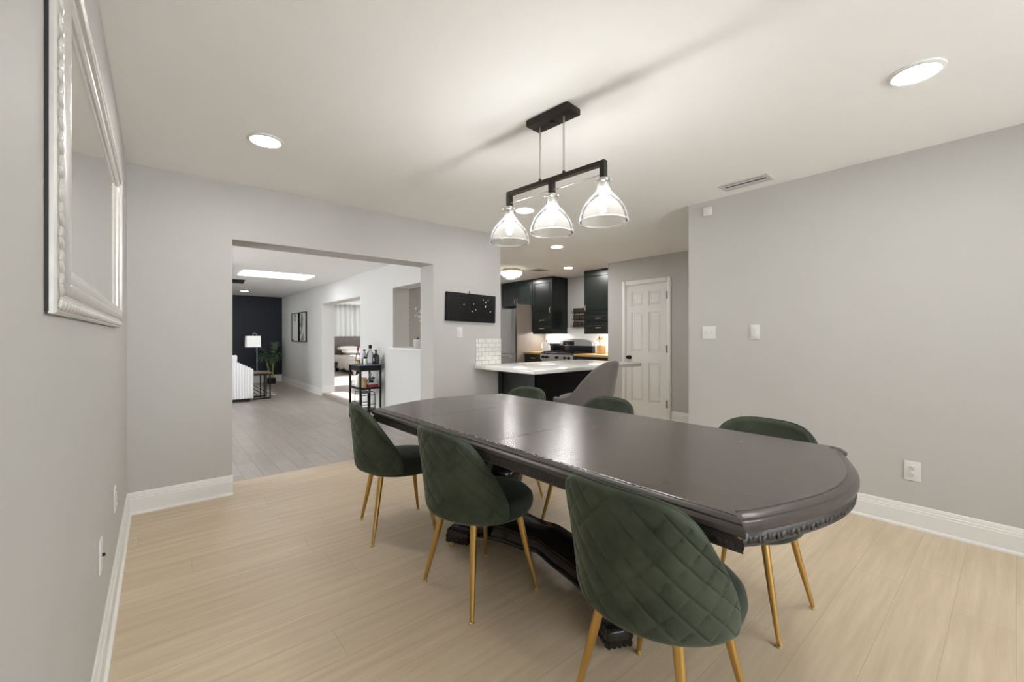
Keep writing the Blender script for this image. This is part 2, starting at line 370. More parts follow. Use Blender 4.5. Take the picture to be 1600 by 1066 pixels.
struct('trim_1', MB().b2((XLR-0.05, 4.6, 1.045), (XLR2+0.03, 5.835, 1.076), 0.004), 'white', 'white sill of the pass-through in living room wall', 'sill')
for zc, lab in ((1.77, 'upper dark hinge on closet corner behind the pass-through'), (1.47, 'lower dark hinge on closet corner behind the pass-through')):
    t = thing('closet_hinge', lab, 'hinge', (3.408, 6.895, zc))
    for z in (-0.03, 0.03): MB().sphere((0, 0, z), 0.014, 8, 5).build('hinge_knuckle', 'black', t)

def baseboard(name, p0, p1, nrm, label, zb=0.0, h=0.15):
    """profiled board along p0-p1; nrm = outward unit normal"""
    prof = [(0, 0), (0.026, 0), (0.024, 0.010), (0.014, 0.018), (0.014, 0.104), (0.0115, 0.108), (0.0115, 0.119), (0.0085, 0.123), (0.0085, 0.130), (0.006, 0.146), (0.003, 0.15), (0, 0.15)]
    mb = MB(); n = Vector((*nrm, 0))
    mb.loops([[Vector((*p, zb)) + n*o + Vector((0, 0, z*h/0.15)) for o, z in prof] for p in (p0, p1)])
    return struct(name, mb, 'white', label, 'baseboard')
baseboard('baseboard_left', (XL, -2.48), (XL, YB), (1, 0), 'white baseboard along the wall under the mirror')
baseboard('baseboard_back', (XL, YB), (OX0+0.003, YB), (0, -1), 'short white baseboard left of the living room opening')
baseboard('baseboard_back_right', (OX1, YB), (3.139, YB), (0, -1), 'white baseboard right of the opening behind the table')
baseboard('baseboard_jamb_right', (OX1, YB), (OX1, YB2), (-1, 0), 'white baseboard on right jamb of the opening')
baseboard('baseboard_right', (XR, -2.48), (XR, 1.936), (-1, 0), 'white baseboard along the wall right of the table')
baseboard('baseboard_living_far', (-2.88, 12.9), (XLR, 12.9), (0, -1), 'white baseboard under the navy wall', h=0.19)
baseboard('baseboard_living_right', (XLR, 9.256), (XLR, 12.9), (-1, 0), 'white baseboard below the two framed prints')
baseboard('baseboard_living_near', (XLR, YB2), (XLR, 7.09), (-1, 0), 'white baseboard behind the bar cart')
baseboard('baseboard_doorway', (XLR, 9.256), (XLR2, 9.256), (0, -1), 'white baseboard on the far jamb of the bedroom doorway', zb=0.06)
baseboard('baseboard_door_near', (XD, 0.4), (XD, 3.208), (-1, 0), 'white baseboard right of the six-panel door')
baseboard('baseboard_door_far', (XD, 4.07), (XD, 4.344), (-1, 0), 'white baseboard left of the six-panel door')

# ------------------------------------------------------------------ wall plates
def face_m(loc, ny):
    """local x = right as seen by a viewer facing the plate, y = out of the wall, z = up"""
    ang = {'-x': PI/2*3, '+x': PI/2, '-y': PI, '+y': 0}[ny]
    # plate's local +y points along the outward normal
    return ang
def plate(name, label, cat, loc, ny, w, h, kind):
    ang = face_m(loc, ny)
    a = {'+y': 0, '-x': PI/2, '-y': PI, '+x': -PI/2}[ny]
    t = thing(name, label, cat, loc, a)
    MB().box((0, 0.0035, 0), (w, 0.007, h), bev=0.003).build('cover_plate', 'plate', t)
    if kind == 'outlet':
        for z in (0.019, -0.019):
            f = MB().lathe([(0.0165, 0.008), (0.0165, 0.011), (0.015, 0.012)], (0, 0, z), 16, axis='Y').build('receptacle', 'plate', t)
            MB().b2((-0.0085, 0.0115, z+0.001), (-0.0055, 0.0128, z+0.009)).b2((0.0055, 0.0115, z+0.001), (0.0085, 0.0128, z+0.009)).lathe([(0.003, 0.0115), (0.003, 0.0128)], (0, 0, z-0.007), 8, axis='Y').build('slot', 'ventdark', f)
    elif kind == 'toggle2':
        for x in (-0.023, 0.023):
            MB().b2((x-0.005, 0.008, -0.012), (x+0.005, 0.0095, 0.012)).box((x, 0.014, 0.004), (0.008, 0.014, 0.010), bev=0.002).build('toggle', 'vent', t)
    elif kind == 'dimmer':
        MB().b2((-0.017, 0.008, -0.034), (0.017, 0.0105, 0.034)).build('rocker', 'plate', t)
        MB().box((0, 0.013, 0), (0.010, 0.008, 0.012), bev=0.002).build('toggle', 'vent', t)
    elif kind == 'rocker':
        MB().box((0, 0.010, 0), (0.033, 0.006, 0.066), bev=0.002, rot=Euler((0.06, 0, 0))).build('rocker', 'plate', t)
    elif kind == 'cable':
        MB().lathe([(0.006, 0.008), (0.006, 0.016), (0.003, 0.017)], (0, 0, 0), 10, axis='Y').build('connector', 'bronze', t)
    return t
plate('light_switch', 'white double toggle switch plate near the corner of right wall', 'light switch', (XR, 1.748, 1.27), '-x', 0.115, 0.115, 'toggle2')
plate('light_switch', 'white single dimmer plate, right one of the two switch plates on right wall', 'light switch', (XR, 1.371, 1.272), '-x', 0.074, 0.118, 'dimmer')
plate('light_switch', 'blank white rocker switch on the wall under the black artwork', 'light switch', (2.561, YB, 1.278), '-y', 0.074, 0.118, 'rocker')
plate('wall_outlet', 'white duplex outlet low on the wall right of the table', 'outlet', (XR, 0.431, 0.367), '-x', 0.080, 0.125, 'outlet')
plate('wall_outlet', 'white cable outlet plate low on the left wall, nearer one', 'outlet', (XL, 2.13, 0.447), '+x', 0.074, 0.118, 'cable')
plate('wall_outlet', 'white outlet plate low on the left wall near the room corner', 'outlet', (XL, 2.80, 0.452), '+x', 0.074, 0.118, 'outlet')
plate('wall_outlet', 'faint white outlet on living room wall below the framed prints', 'outlet', (XLR, 11.3, 0.45), '-x', 0.074, 0.118, 'outlet')
plate('wall_outlet', 'dark-socketed outlet on white backsplash above the toaster', 'outlet', (XK-0.0105, 6.16, 1.14), '-x', 0.074, 0.118, 'outlet')
t = thing('wall_sensor', 'small white square sensor box high on right wall by the corner', 'sensor', (XR, 1.753, 2.34), PI/2)  # small boxed wall sensor of the chime kind
MB().box((0, 0.014, 0), (0.075, 0.028, 0.075), bev=0.008).build('housing', 'plate', t)
MB().box((0, 0.029, 0), (0.045, 0.003, 0.045), bev=0.001).build('front_cover', 'plate', t)

# ------------------------------------------------------------------ ceiling fittings
def can_light(loc, label, r=0.10, group=None, mat='can'):
    t = thing('ceiling_downlight', label, 'ceiling light', loc, 0, group)
    MB().lathe([(r*0.80, -0.010), (r*0.86, -0.012), (r, -0.006), (r, 0.0), (r*0.80, 0.0)], n=36, caps=False).build('trim_ring', 'white', t)
    MB().lathe([(0.001, -0.0095), (r*0.81, -0.0095), (r*0.81, -0.001), (0.001, -0.001)], n=36).build('lens', mat, t)
    return t
can_light((0.509, 2.954, H), 'round lit downlight in ceiling near the left wall and living room opening')
can_light((2.643, 0.293, H), 'round lit downlight in ceiling at upper right, nearest the viewpoint')
can_light((2.679, 3.004, H), 'round lit downlight seen beside the pendant glass shades')
can_light((4.098, 3.951, H), 'round lit downlight in kitchen ceiling just below the middle pendant shade', 0.09, None, 'can_k')
can_light((5.516, 5.04, H), 'round lit downlight in kitchen ceiling near right wall cabinet', 0.09, None, 'can_k')
can_light((5.62, 6.75, H), 'round lit downlight half hidden under the flush kitchen ceiling lamp', 0.09, None, 'can_k')
can_light((1.561, 11.55, HL), 'small round lit downlight in living room ceiling before navy wall', 0.085)

def vent(label, loc, rz, L, W, slats):
    t = thing('ceiling_vent', label, 'air vent', loc, rz)
    fr = MB()
    b = 0.028
    fr.b2((-L/2, -W/2, -0.008), (L/2, -W/2+b, 0)).b2((-L/2, W/2-b, -0.008), (L/2, W/2, 0)).b2((-L/2, -W/2+b, -0.008), (-L/2+b, W/2-b, 0)).b2((L/2-b, -W/2+b, -0.008), (L/2, W/2-b, 0))
    fr.build('frame', 'vent', t, False)
    MB().b2((-L/2+b, -W/2+b, -0.002), (L/2-b, W/2-b, 0)).build('throat', 'ventdark', t, False)
    for i in range(slats):
        y = -W/2+b + (W-2*b)*(i+0.5)/slats
        MB().box((0, y, -0.006), (L-2*b, 0.010, 0.002), rot=Euler((1.1, 0, 0))).build('slat', 'vent', t, False)
    return t
vent('long slotted air vent in ceiling beside the right wall', (3.515, 1.36, H), PI/2, 0.36, 0.17, 2)
vent('small square air vent in kitchen ceiling beside the flush lamp', (5.30, 5.56, H), 0.1, 0.28, 0.24, 4)

t = thing('flush_ceiling_lamp', 'round flush lamp with brass collar and glass bowl on kitchen ceiling', 'ceiling light', (4.843, 5.789, H))
MB().lathe([(0.13, 0), (0.185, 0), (0.185, -0.012), (0.14, -0.018), (0.13, -0.018)], n=40).build('canopy', 'white', t)
MB().lathe([(0.14, -0.018), (0.165, -0.022), (0.165, -0.06), (0.14, -0.06)], n=40).build('collar', 'brass', t)
MB().lathe([(0.165, -0.055), (0.195, -0.06), (0.19, -0.10), (0.14, -0.145), (0.06, -0.165), (0.001, -0.168)], n=40).build('glass_bowl', 'flush', t)
MB().sphere((0, 0, -0.172), 0.014, 10, 6).build('finial', 'brass', t)

tag(MB().b2((1.06, 7.87, HL-0.012), (2.10, 8.53, HL)).build('ceiling_light_panel', 'panel_light', None, False), 'bright white rectangular light panel in living room ceiling', 'ceiling light')
t = thing('ceiling_fan', 'dark blade of a ceiling fan at the left edge of the opening', 'ceiling fan', (0.30, 8.0, HL))
MB().lathe([(0.06, 0), (0.06, -0.03), (0.018, -0.04), (0.018, -0.12), (0.09, -0.13), (0.10, -0.20), (0.05, -0.23), (0.001, -0.235)], n=24).build('motor', 'black', t)
for k in range(5):
    a = 2*PI*k/5 + 0.02
    mb = MB(Matrix.Rotation(a, 4, 'Z')); mb.box((0.45, 0, -0.175), (0.66, 0.16, 0.010), rot=Euler((-0.26, 0, 0)), bev=0.003); mb.box((0.12, 0, -0.175), (0.10, 0.03, 0.01))
    mb.build('blade', 'black_matte', t)

# ------------------------------------------------------------------ six-panel door
d = MB()
dx = XD+0.004
def dbox(y0, y1, z0, z1, x0=0.0, x1=0.035): d.b2((dx+x0, y0, z0), (dx+x1, y1, z1))
ym = (DY0+DY1)/2; st = 0.10; W2 = 0.045
ys = [(DY0+st, ym-W2), (ym+W2, DY1-st)]
zs = [(0.22, 0.83), (0.99, 1.60), (1.70, 1.92)]
dbox(DY0+0.003, DY1-0.003, 0.008, DZ-0.003, 0.012, 0.035)
for (a, b_) in [(DY0+0.003, DY0+st), (DY1-st, DY1-0.003), (ym-W2, ym+W2)]: dbox(a, b_, 0.008, DZ-0.003, 0, 0.012)
for (a, b_) in [(0.008, 0.22), (0.83, 0.99), (1.60, 1.70), (1.92, DZ-0.003)]:
    for (y0, y1) in ys: dbox(y0, y1, a, b_, 0, 0.012)
for (y0, y1) in ys:
    for (z0, z1) in zs:
        i = 0.022; j = 0.045
        d.loops([[(dx+0.012, y0+i, z0+i), (dx+0.012, y1-i, z0+i), (dx+0.012, y1-i, z1-i), (dx+0.012, y0+i, z1-i)],
                 [(dx+0.003, y0+j, z0+j), (dx+0.003, y1-j, z0+j), (dx+0.003, y1-j, z1-j), (dx+0.003, y0+j, z1-j)]])
door = struct('door_1', d, 'white', 'white six-panel interior door at the end of the hall', 'door')
MB().lathe([(0.032, 0), (0.032, -0.008), (0.012, -0.012), (0.011, -0.035), (0.026, -0.042), (0.029, -0.055), (0.022, -0.066), (0.001, -0.070)], (dx, DY1-0.065, 0.905), 20, axis='X').build('knob', 'black', door)
for z in (0.24, 1.05, 1.84): MB().b2((dx-0.022, DY0-0.010, z-0.055), (dx+0.002, DY0+0.012, z+0.055), 0.003).build('hinge', 'steel_dark', door)
cs = MB(); cw = 0.066
for (y0, y1, z0, z1) in [(DY0-cw, DY0, 0, DZ+cw), (DY1, DY1+cw, 0, DZ+cw), (DY0, DY1, DZ, DZ+cw)]:
    cs.b2((XD-0.014, y0, z0), (XD, y1, z1), 0.004)
    cs.b2((XD-0.020, y0+0.010, z0), (XD-0.012, y1-0.018, z1), 0.003)
struct('trim_2', cs, 'white', 'white casing around the six-panel door', 'door casing', smooth=True)
struct('trim_3', MB().b2((XD, DY0-0.001, 0), (XD+0.12, DY0+0.003, DZ)).b2((XD, DY1-0.003, 0), (XD+0.12, DY1+0.001, DZ)).b2((XD, DY0, DZ-0.003), (XD+0.12, DY1, DZ+0.001)), 'white', 'white jamb lining inside the six-panel door frame', 'door casing')

# ------------------------------------------------------------------ mirror on the left wall
mir = thing('wall_mirror', 'silver carved framed rectangular mirror hung on the left wall', 'mirror', (XL, 2.12, 1.283))
MY0, MY1, MZ0, MZ1 = 1.155-2.12, 2.93-2.12, 0.0, 0.79
KY = 1.0                                    # stiles a little wider than the rails
def rect(ins, x): return [(x, MY0+ins*KY, MZ0+ins), (x, MY1-ins*KY, MZ0+ins), (x, MY1-ins*KY, MZ1-ins), (x, MY0+ins*KY, MZ1-ins)]
prof = [(0.0, 0.005), (0.0, 0.012), (0.003, 0.016), (0.030, 0.020), (0.033, 0.017), (0.040, 0.017), (0.045, 0.023), (0.058, 0.028), (0.064, 0.024), (0.072, 0.027), (0.080, 0.027), (0.084, 0.019), (0.096, 0.018), (0.103, 0.012), (0.104, 0.005)]
mb = MB(); mb.loops([rect(i, x) for i, x in prof], closed=True, caps=False); mb.build('frame', 'silver', mir)
mb = MB()
def carve(p0, p1, n, s):
    p0, p1 = Vector(p0), Vector(p1); ax = (p1-p0).normalized()
    for k in range(n):
        c = p0.lerp(p1, (k+0.5)/n)
        ang = (0.6 if k % 2 else -0.6)
        mb.sphere(c, 1, 8, 5, (0.0055, s*(1.25 if abs(ax.y) > .5 else 0.62), s*(0.62 if abs(ax.y) > .5 else 1.25)), Euler((ang, 0, 0)))
cx = 0.0190
carve((cx, MY0+0.017, MZ0+0.01), (cx, MY0+0.017, MZ1-0.01), 34, 0.0125)
carve((cx, MY1-0.017, MZ0+0.01), (cx, MY1-0.017, MZ1-0.01), 34, 0.0125)
carve((cx, MY0+0.01, MZ0+0.017), (cx, MY1-0.01, MZ0+0.017), 80, 0.0125)
carve((cx, MY0+0.01, MZ1-0.017), (cx, MY1-0.01, MZ1-0.017), 80, 0.0125)
mb.build('carved_band', 'silver', mir)
MB().b2((0.0005, MY0-0.002, MZ0+0.004), (0.006, MY1-0.004, MZ1-0.004)).build('backing_board', 'silver_dark', mir, False)
MB().b2((0.006, MY0+0.09, MZ0+0.09), (0.009, MY1-0.09, MZ1-0.09)).build('glass', 'mirror', mir, False)

# ------------------------------------------------------------------ black artwork with crystals
art = thing('wall_art', 'black rectangular artwork with glittering crystals on the back wall', 'wall art', (2.705, YB, 1.555))
AM = Matrix.Rotation(R(1.3), 4, 'Y')
MB(AM).box((0, -0.022, 0), (0.665, 0.028, 0.315), bev=0.004).build('canvas', 'black_matte', art)
cr = MB(AM)
for k in range(150):
    u = random.gauss(0.06, 0.17); vv = random.gauss(-0.03+0.25*(u-0.06), 0.06)
    if abs(u) < 0.29 and abs(vv) < 0.13: cr.sphere((u, -0.037, vv), random.uniform(0.002, 0.004), 6, 4)
cr.build('crystal_scatter', 'violet', art)['kind'] = 'stuff'
for (u, vv, r) in [(-0.11, 0.03, .006), (0.0, -0.04, .008), (0.05, -0.02, .006), (0.02, 0.045, .005), (0.15, 0.10, .006), (0.185, 0.075, .007), (0.18, 0.02, .008), (0.186, 0.03, .006), (0.22, 0.10, .005), (0.255, -0.03, .008)]:
    MB(AM).sphere((u, -0.038, vv), r, 8, 5).build('crystal', 'whiteglaze', art)
MB(AM).tube([(-0.02, -0.006, 0.155), (-0.02, -0.006, 0.188)], 0.004, 8).build('hook', 'black', art)

# ------------------------------------------------------------------ linear pendant
PA = R(5.2)
pend = thing('linear_pendant_lamp', 'dark bronze linear pendant with three clear glass shades above the table', 'pendant lamp', (1.643, 1.622, H), PA)
MB().box((0, -0.005, -0.018), (0.115, 0.29, 0.036), bev=0.006).build('canopy', 'bronze', pend)
MB().box((0, -0.005, -0.040), (0.022, 0.022, 0.006), bev=0.001).build('canopy_cap', 'black', pend)
for y in (-0.082, 0.085):
    rd = MB().tube([(0, y, -0.036), (0, y, -0.335)], 0.0048, 10).build('rod', 'nickel', pend)
    MB().lathe([(0.008, -0.325), (0.008, -0.345)], (0, y, 0), 10).build('rod_nut', 'bronze', rd)
ZB = -0.352
L0, L1 = -0.338, 0.338
mb = MB().box((0, 0, ZB), (0.030, L1-L0, 0.022))
for y in (L0+0.012, 0, L1-0.012): mb.box((0, y, ZB-0.045), (0.030, 0.026, 0.072))
mb.build('bar', 'bronze', pend, False)
MB().tube([(0, L0+0.02, ZB-0.055), (0, L1-0.02, ZB-0.055)], 0.003, 8).build('cross_rod', 'nickel', pend)
zt = ZB-0.080                                # top of glass neck
for y in (L0+0.012, 0, L1-0.012):
    prof_o = [(0.031, 0.0), (0.0315, -0.012), (0.0295, -0.045), (0.034, -0.060), (0.048, -0.077), (0.070, -0.098), (0.090, -0.122), (0.105, -0.149), (0.1145, -0.178), (0.118, -0.205)]
    prof_i = [(0.1155, -0.205), (0.112, -0.178), (0.1025, -0.150), (0.0875, -0.124), (0.0675, -0.101), (0.0455, -0.080), (0.0315, -0.062), (0.027, -0.045), (0.028, -0.004)]
    gs = MB().lathe([(r, zt+z) for r, z in prof_o+prof_i], (0, y, 0), 44, caps=False).build('glass_shade', 'shade_glass', pend)
    MB().lathe([(0.1155, zt-0.204), (0.1185, zt-0.204), (0.1195, zt-0.2065), (0.1185, zt-0.209), (0.1155, zt-0.209), (0.1145, zt-0.2065), (0.1155, zt-0.204)], (0, y, 0), 44, caps=False).build('rim', 'rim_glass', gs)
    so = MB().lathe([(0.024, zt+0.004), (0.024, zt-0.01), (0.017, zt-0.015), (0.017, zt-0.055), (0.013, zt-0.058)], (0, y, 0), 18).build('socket', 'nickel', pend)
    for k in range(3):
        sc = MB(); a = 2*PI*k/3+0.5; sc.tube([(0.026*math.cos(a), y+0.026*math.sin(a), zt-0.012), (0.040*math.cos(a), y+0.040*math.sin(a), zt-0.012)], 0.003, 6); sc.sphere((0.042*math.cos(a), y+0.042*math.sin(a), zt-0.012), 0.005, 8, 5)
        sc.build('thumb_screw', 'nickel', so)
    MB().lathe([(0.010, zt-0.056), (0.013, zt-0.066), (0.0165, zt-0.085), (0.0175, zt-0.125), (0.015, zt-0.150), (0.008, zt-0.160), (0.001, zt-0.162)], (0, y, 0), 18).build('bulb', 'bulb', pend)

# ------------------------------------------------------------------ dining table
TC = (1.628, 1.562); TR = R(1.3)
tab = thing('dining_table', 'long dark espresso dining table with bowed ends and carved apron', 'table', (*TC, 0), TR)
HW, HLN = 0.545, 1.112
def outline(off=0.0, bul=0.130, n=56):
    """plan outline, clockwise corners with bowed ends; off shrinks it"""
    pts = []
    def bow(u):
        a = min(1.0, abs(u)/HW)
        return bul*(1-a*a)**1.35 - 0.010*math.exp(-((a-0.93)/0.045)**2) + 0.012*max(0, (a-0.955)/0.045)
    hw = HW-off
    for sgn in (-1, 1):
        for k in range(n+1):
            u = -1 + 2*k/n
            u = math.copysign(1-(1-abs(u))**1.5, u)      # more points toward the corners
            x = u*HW
            y = HLN + bow(x)
            # shrink
            pts.append((sgn*-x*(hw/HW), sgn*(y-off)))
    return pts
prof = [(0.020, 0.734), (0.006, 0.736), (0.000, 0.743), (0.000, 0.755), (0.006, 0.762), (0.012, 0.764), (0.012, 0.769), (0.020, 0.775), (0.032, 0.7775)]
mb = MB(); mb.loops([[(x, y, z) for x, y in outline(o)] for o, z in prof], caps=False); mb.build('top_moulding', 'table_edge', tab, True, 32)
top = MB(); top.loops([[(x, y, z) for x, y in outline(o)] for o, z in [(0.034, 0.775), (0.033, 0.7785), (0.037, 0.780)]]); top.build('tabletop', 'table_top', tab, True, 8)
# leaf seams, worn paint along the edge, the chipped corner
for y in (0.60, -0.08): MB().b2((-0.503, y-0.0012, 0.7798), (0.503, y+0.0012, 0.7803)).build('leaf_seam', 'apron', tab, False)
wr = MB()
for k in range(90):
    y = random.triangular(-0.95, 0.45, -0.25); x = -HW + random.uniform(0.028, 0.040)
    wr.box((x, y, 0.7790+random.uniform(0, .0004)), (random.uniform(0.002, 0.006), random.uniform(0.004, 0.018), 0.0016), rz=random.uniform(-0.3, 0.3))
for (x, y) in [(-0.30, 0.62), (-0.36, 0.50), (-0.26, 0.55), (0.30, -0.80), (-0.20, 0.20), (0.05, -0.2)]:
    wr.box((x, y, 0.7802), (0.008, 0.006, 0.0008), rz=1)
wr.build('worn_edge_paint', plain('rubbed_pale_paint', (0.32, 0.28, 0.23), 0.35), tab, False)['kind'] = 'stuff'
MB().box((-HW+0.014, -HLN+0.006, 0.7375), (0.018, 0.016, 0.007), rz=0.6, bev=0.002).build('corner_chip', 'rim_wood', tab)
# apron with leaf carving
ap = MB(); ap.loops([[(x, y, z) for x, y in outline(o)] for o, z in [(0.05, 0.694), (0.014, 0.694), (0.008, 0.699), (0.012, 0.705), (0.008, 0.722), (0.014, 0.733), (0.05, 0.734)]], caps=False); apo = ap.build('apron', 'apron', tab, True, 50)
lf = MB(); po = outline(0.0085, n=60); po = po + po[:1]
seg = []
for i in range(len(po)-1):
    a, b = Vector(po[i]), Vector(po[i+1]); L = (b-a).length
    if L > 0.02:
        for k in range(int(L/0.017)): seg.append((a.lerp(b, (k+0.5)*0.017/L), (b-a).normalized()))
    elif i % 2 == 0 or L > 0.012: seg.append(((a+b)/2, (b-a).normalized()))
for i, (p, dr) in enumerate(seg):
    lf.sphere((p.x, p.y, 0.7135+0.003*math.sin(i*1.7)), 1, 6, 4, (0.0070, 0.0022, 0.0115), Euler((0, 0.75 if i % 2 else -0.35, math.atan2(dr.y, dr.x))))
lf.build('leaf_carving', 'apron', apo)
# pedestal base : concave sided plinth, two columns, four scaled feet
FX, FY = 0.200, 0.550; BOFF = 0.045; XOFF = -0.022
def waist(off):
    pts = []
    n = 28
    for side in (1, -1):
        for k in range(n+1):
            tt = -1+2*k/n
            hwid = 0.100 + (FX-0.02-0.100)*abs(tt)**2.2
            pts.append((XOFF+side*(hwid-off), BOFF+side*tt*(FY-0.02-off*0.5)))
    return pts
def arch(y):
    t_ = abs((y-BOFF)/FY); return 0.055*max(0, 1-t_**2)+0.022*math.exp(-(t_/0.13)**2)
mb = MB(); mb.loops([[(x, y, z+arch(y)*min(1, (0.30-z)/0.22)) for x, y in waist(o)] for o, z in [(0.03, 0.030), (0.004, 0.033), (0.0, 0.042), (0.006, 0.052), (0.014, 0.056), (0.020, 0.085), (0.014, 0.112), (0.004, 0.122), (0.002, 0.136), (0.014, 0.146), (0.024, 0.160), (0.036, 0.168)]])
mb.build('plinth', 'table_base', tab, True, 45)
for y in (-0.40+BOFF, 0.40+BOFF):
    mb = MB(); mb.lathe([(0.140, 0.150), (0.165, 0.165), (0.160, 0.185), (0.120, 0.205), (0.095, 0.25), (0.110, 0.32), (0.135, 0.40), (0.130, 0.46), (0.085, 0.52), (0.080, 0.55), (0.115, 0.575), (0.125, 0.61), (0.120, 0.66), (0.160, 0.693)], (XOFF, y, 0), 32)
    mb.build('column', 'table_base', tab)
for sx in (-1, 1):
    for sy in (-1, 1):
        ang = math.atan2(sy*0.72, sx*0.40)
        Mf = Matrix.Translation((XOFF+sx*FX, BOFF+sy*FY, 0)) @ Matrix.Rotation(ang, 4, 'Z')
        fm = MB(Mf)
        fm.box((-0.012, 0, 0.050), (0.145, 0.104, 0.072), bev=0.012)
        fm.box((-0.03, 0, 0.100), (0.13, 0.092, 0.040), bev=0.014)
        fm.tube([(-0.20, 0, 0.112), (-0.10, 0, 0.118), (-0.01, 0, 0.112)], [0.046, 0.042, 0.028], 10)
        ft = fm.build('foot', 'table_base', tab, True, 50)
        sc = MB(Mf)
        for row, z in enumerate((0.030, 0.056, 0.080)):
            for k in range(5):
                yy = -0.044+0.022*k + (0.006 if row % 2 else 0)
                sc.sphere((0.059-0.004*row, yy, z), 1, 6, 4, (0.008, 0.012, 0.016))
            for k in range(6):
                xx = -0.07+0.023*k
                for s2 in (-1, 1): sc.sphere((xx, s2*(0.051-0.003*row), z), 1, 6, 4, (0.012, 0.008, 0.016))
        sc.build('scale_carving', 'table_base', ft)
        MB(Mf).sphere((0.02, 0.064, 0.014), 0.013, 10, 6).build('caster', 'gold', ft)

# ------------------------------------------------------------------ dining chairs
def make_chair():
    t = thing('dining_chair', '', 'chair', (0, 0, 0), 0, 'green velvet dining chairs')
    # backrest: wrap-around shell, quilted outside
    NS, NH = 200, 92
    T = R(91); rx, ry, x0, th0 = 0.221, 0.242, -0.006, 0.040
    D = 0.086
    def base(s, h):
        zb = 0.410
        zt = zb + 0.004 + (0.815-0.410)*max(0, 1-abs(s)**3.24)**0.524
        z = zb+(zt-zb)*h
        tt = s*T
        k = max(0, (z-0.40)/0.40); lean = 0.0334*k**1.2
        kz = max(0, min(1, (z-0.46)/0.30)); ks = kz*kz*(3-2*kz)
        tuck = 0.029*max(0, (0.47-z)/0.10)**2
        rr_ = rx-tuck
        x = x0-rr_-lean+rr_*(1-0.32*ks)*(1-math.cos(tt))
        y = (ry-tuck)*math.sin(tt)
        n = Vector((-math.cos(tt)*ry, math.sin(tt)*rx*(1-0.32*ks), 0)).normalized()
        return Vector((x, y, z)), n, tt*0.24, zt-zb
    rings_o, rings_i = [], []
    for i in range(NS+1):
        s = math.sin((-1+2*i/NS)*PI/2)
        ro, ri = [], []
        es = min(1.0, (1-abs(s))*T*0.24/0.020); rs = 0.12+0.88*math.sqrt(max(0, 1-(1-es)**2))
        for j in range(NH+1):
            h = 0.5-0.5*math.cos(PI*j/NH)
            p, n, a, hh = base(s, h)
            eh = min(h, 1-h)*hh
            e = min(1.0, eh/0.020)
            th = th0*(0.10+0.90*math.sqrt(max(0, 1-(1-e)**2)))*rs
            pu = (a+p.z)/D; qv = (a-p.z)/D
            m = min(abs(pu-round(pu)), abs(qv-round(qv)))
            g = min(1.0, m/0.085); puff = g*(2-g)
            big = math.sin(PI*min(0.5, abs(pu-round(pu))))*math.sin(PI*min(0.5, abs(qv-round(qv))))
            inside = max(0, min(1, (eh-0.014)/0.012, ((1-abs(s))*T*0.24-0.014)/0.012))
            disp = (0.0052*puff+0.0018*big-0.0052)*inside
            ro.append(p+n*(th*0.5+disp)); ri.append(p-n*th*0.5)
        rings_o.append(ro); rings_i.append(ri)
    mb = MB()
    mb.loops([ro+list(reversed(ri)) for ro, ri in zip(rings_o, rings_i)])
    bo = mb.build('backrest', 'velvet', t, True, 80)
    # welt along the rim
    pth = []
    for i in range(4, NS-3, 2):
        pth.append((rings_o[i][NH]*0.5+rings_i[i][NH]*0.5)+Vector((0, 0, 0.001)))
    MB().tube(pth, 0.0045, 8).build('welt', 'velvet', bo)
    # seat cushion
    pr = [(0.001, 0.378), (0.17, 0.378), (0.200, 0.384), (0.216, 0.400), (0.222, 0.424), (0.218, 0.448), (0.200, 0.468), (0.16, 0.480), (0.08, 0.486), (0.001, 0.487)]
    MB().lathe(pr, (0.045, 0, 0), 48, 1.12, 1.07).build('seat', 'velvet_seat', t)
    for sx in (-1, 1):
        for sy in (-1, 1):
            x1, y1 = (0.150 if sx > 0 else -0.115), 0.130*sy
            x2, y2 = (0.206 if sx > 0 else -0.178), 0.206*sy
            lg = MB().tube([(x1, y1, 0.385), ((x1+x2)/2, (y1+y2)/2, 0.19), (x2, y2, 0.010)], [0.0165, 0.0135, 0.0088], 14).build('leg', 'gold', t)
            MB().lathe([(0.008, 0.012), (0.0125, 0.010), (0.0125, 0.002), (0.010, 0.0)], (x2, y2, 0), 12).build('foot_cap', 'brass', lg)
    return t
ch = make_chair()
chairs = [
    ((1.190, 2.602), -12, 'green quilted velvet chair on left side of table, farthest, beside living room opening'),
    ((1.214, 1.712), 0.5, "green quilted velvet chair in the middle of the table's left side"),
    ((1.236, 0.742), 0, 'green quilted velvet chair nearest the viewpoint, large, with its back toward us'),
    ((2.113, 0.806), 178, 'green velvet chair across the table by the right wall, only back top and legs showing'),
    ((2.125, 1.785), 172, 'green velvet chair back peeking over table in front of the white door'),
    ((2.090, 2.545), 178, 'green velvet chair back peeking over far end of table before the peninsula'),
]
for i, ((x, y), a, lab) in enumerate(chairs):
    if i == 0:
        ch.location = (x, y, 0); ch.rotation_euler = (0, 0, R(a)); ch['label'] = lab
    else: dup(ch, (x, y, 0), R(a), lab)

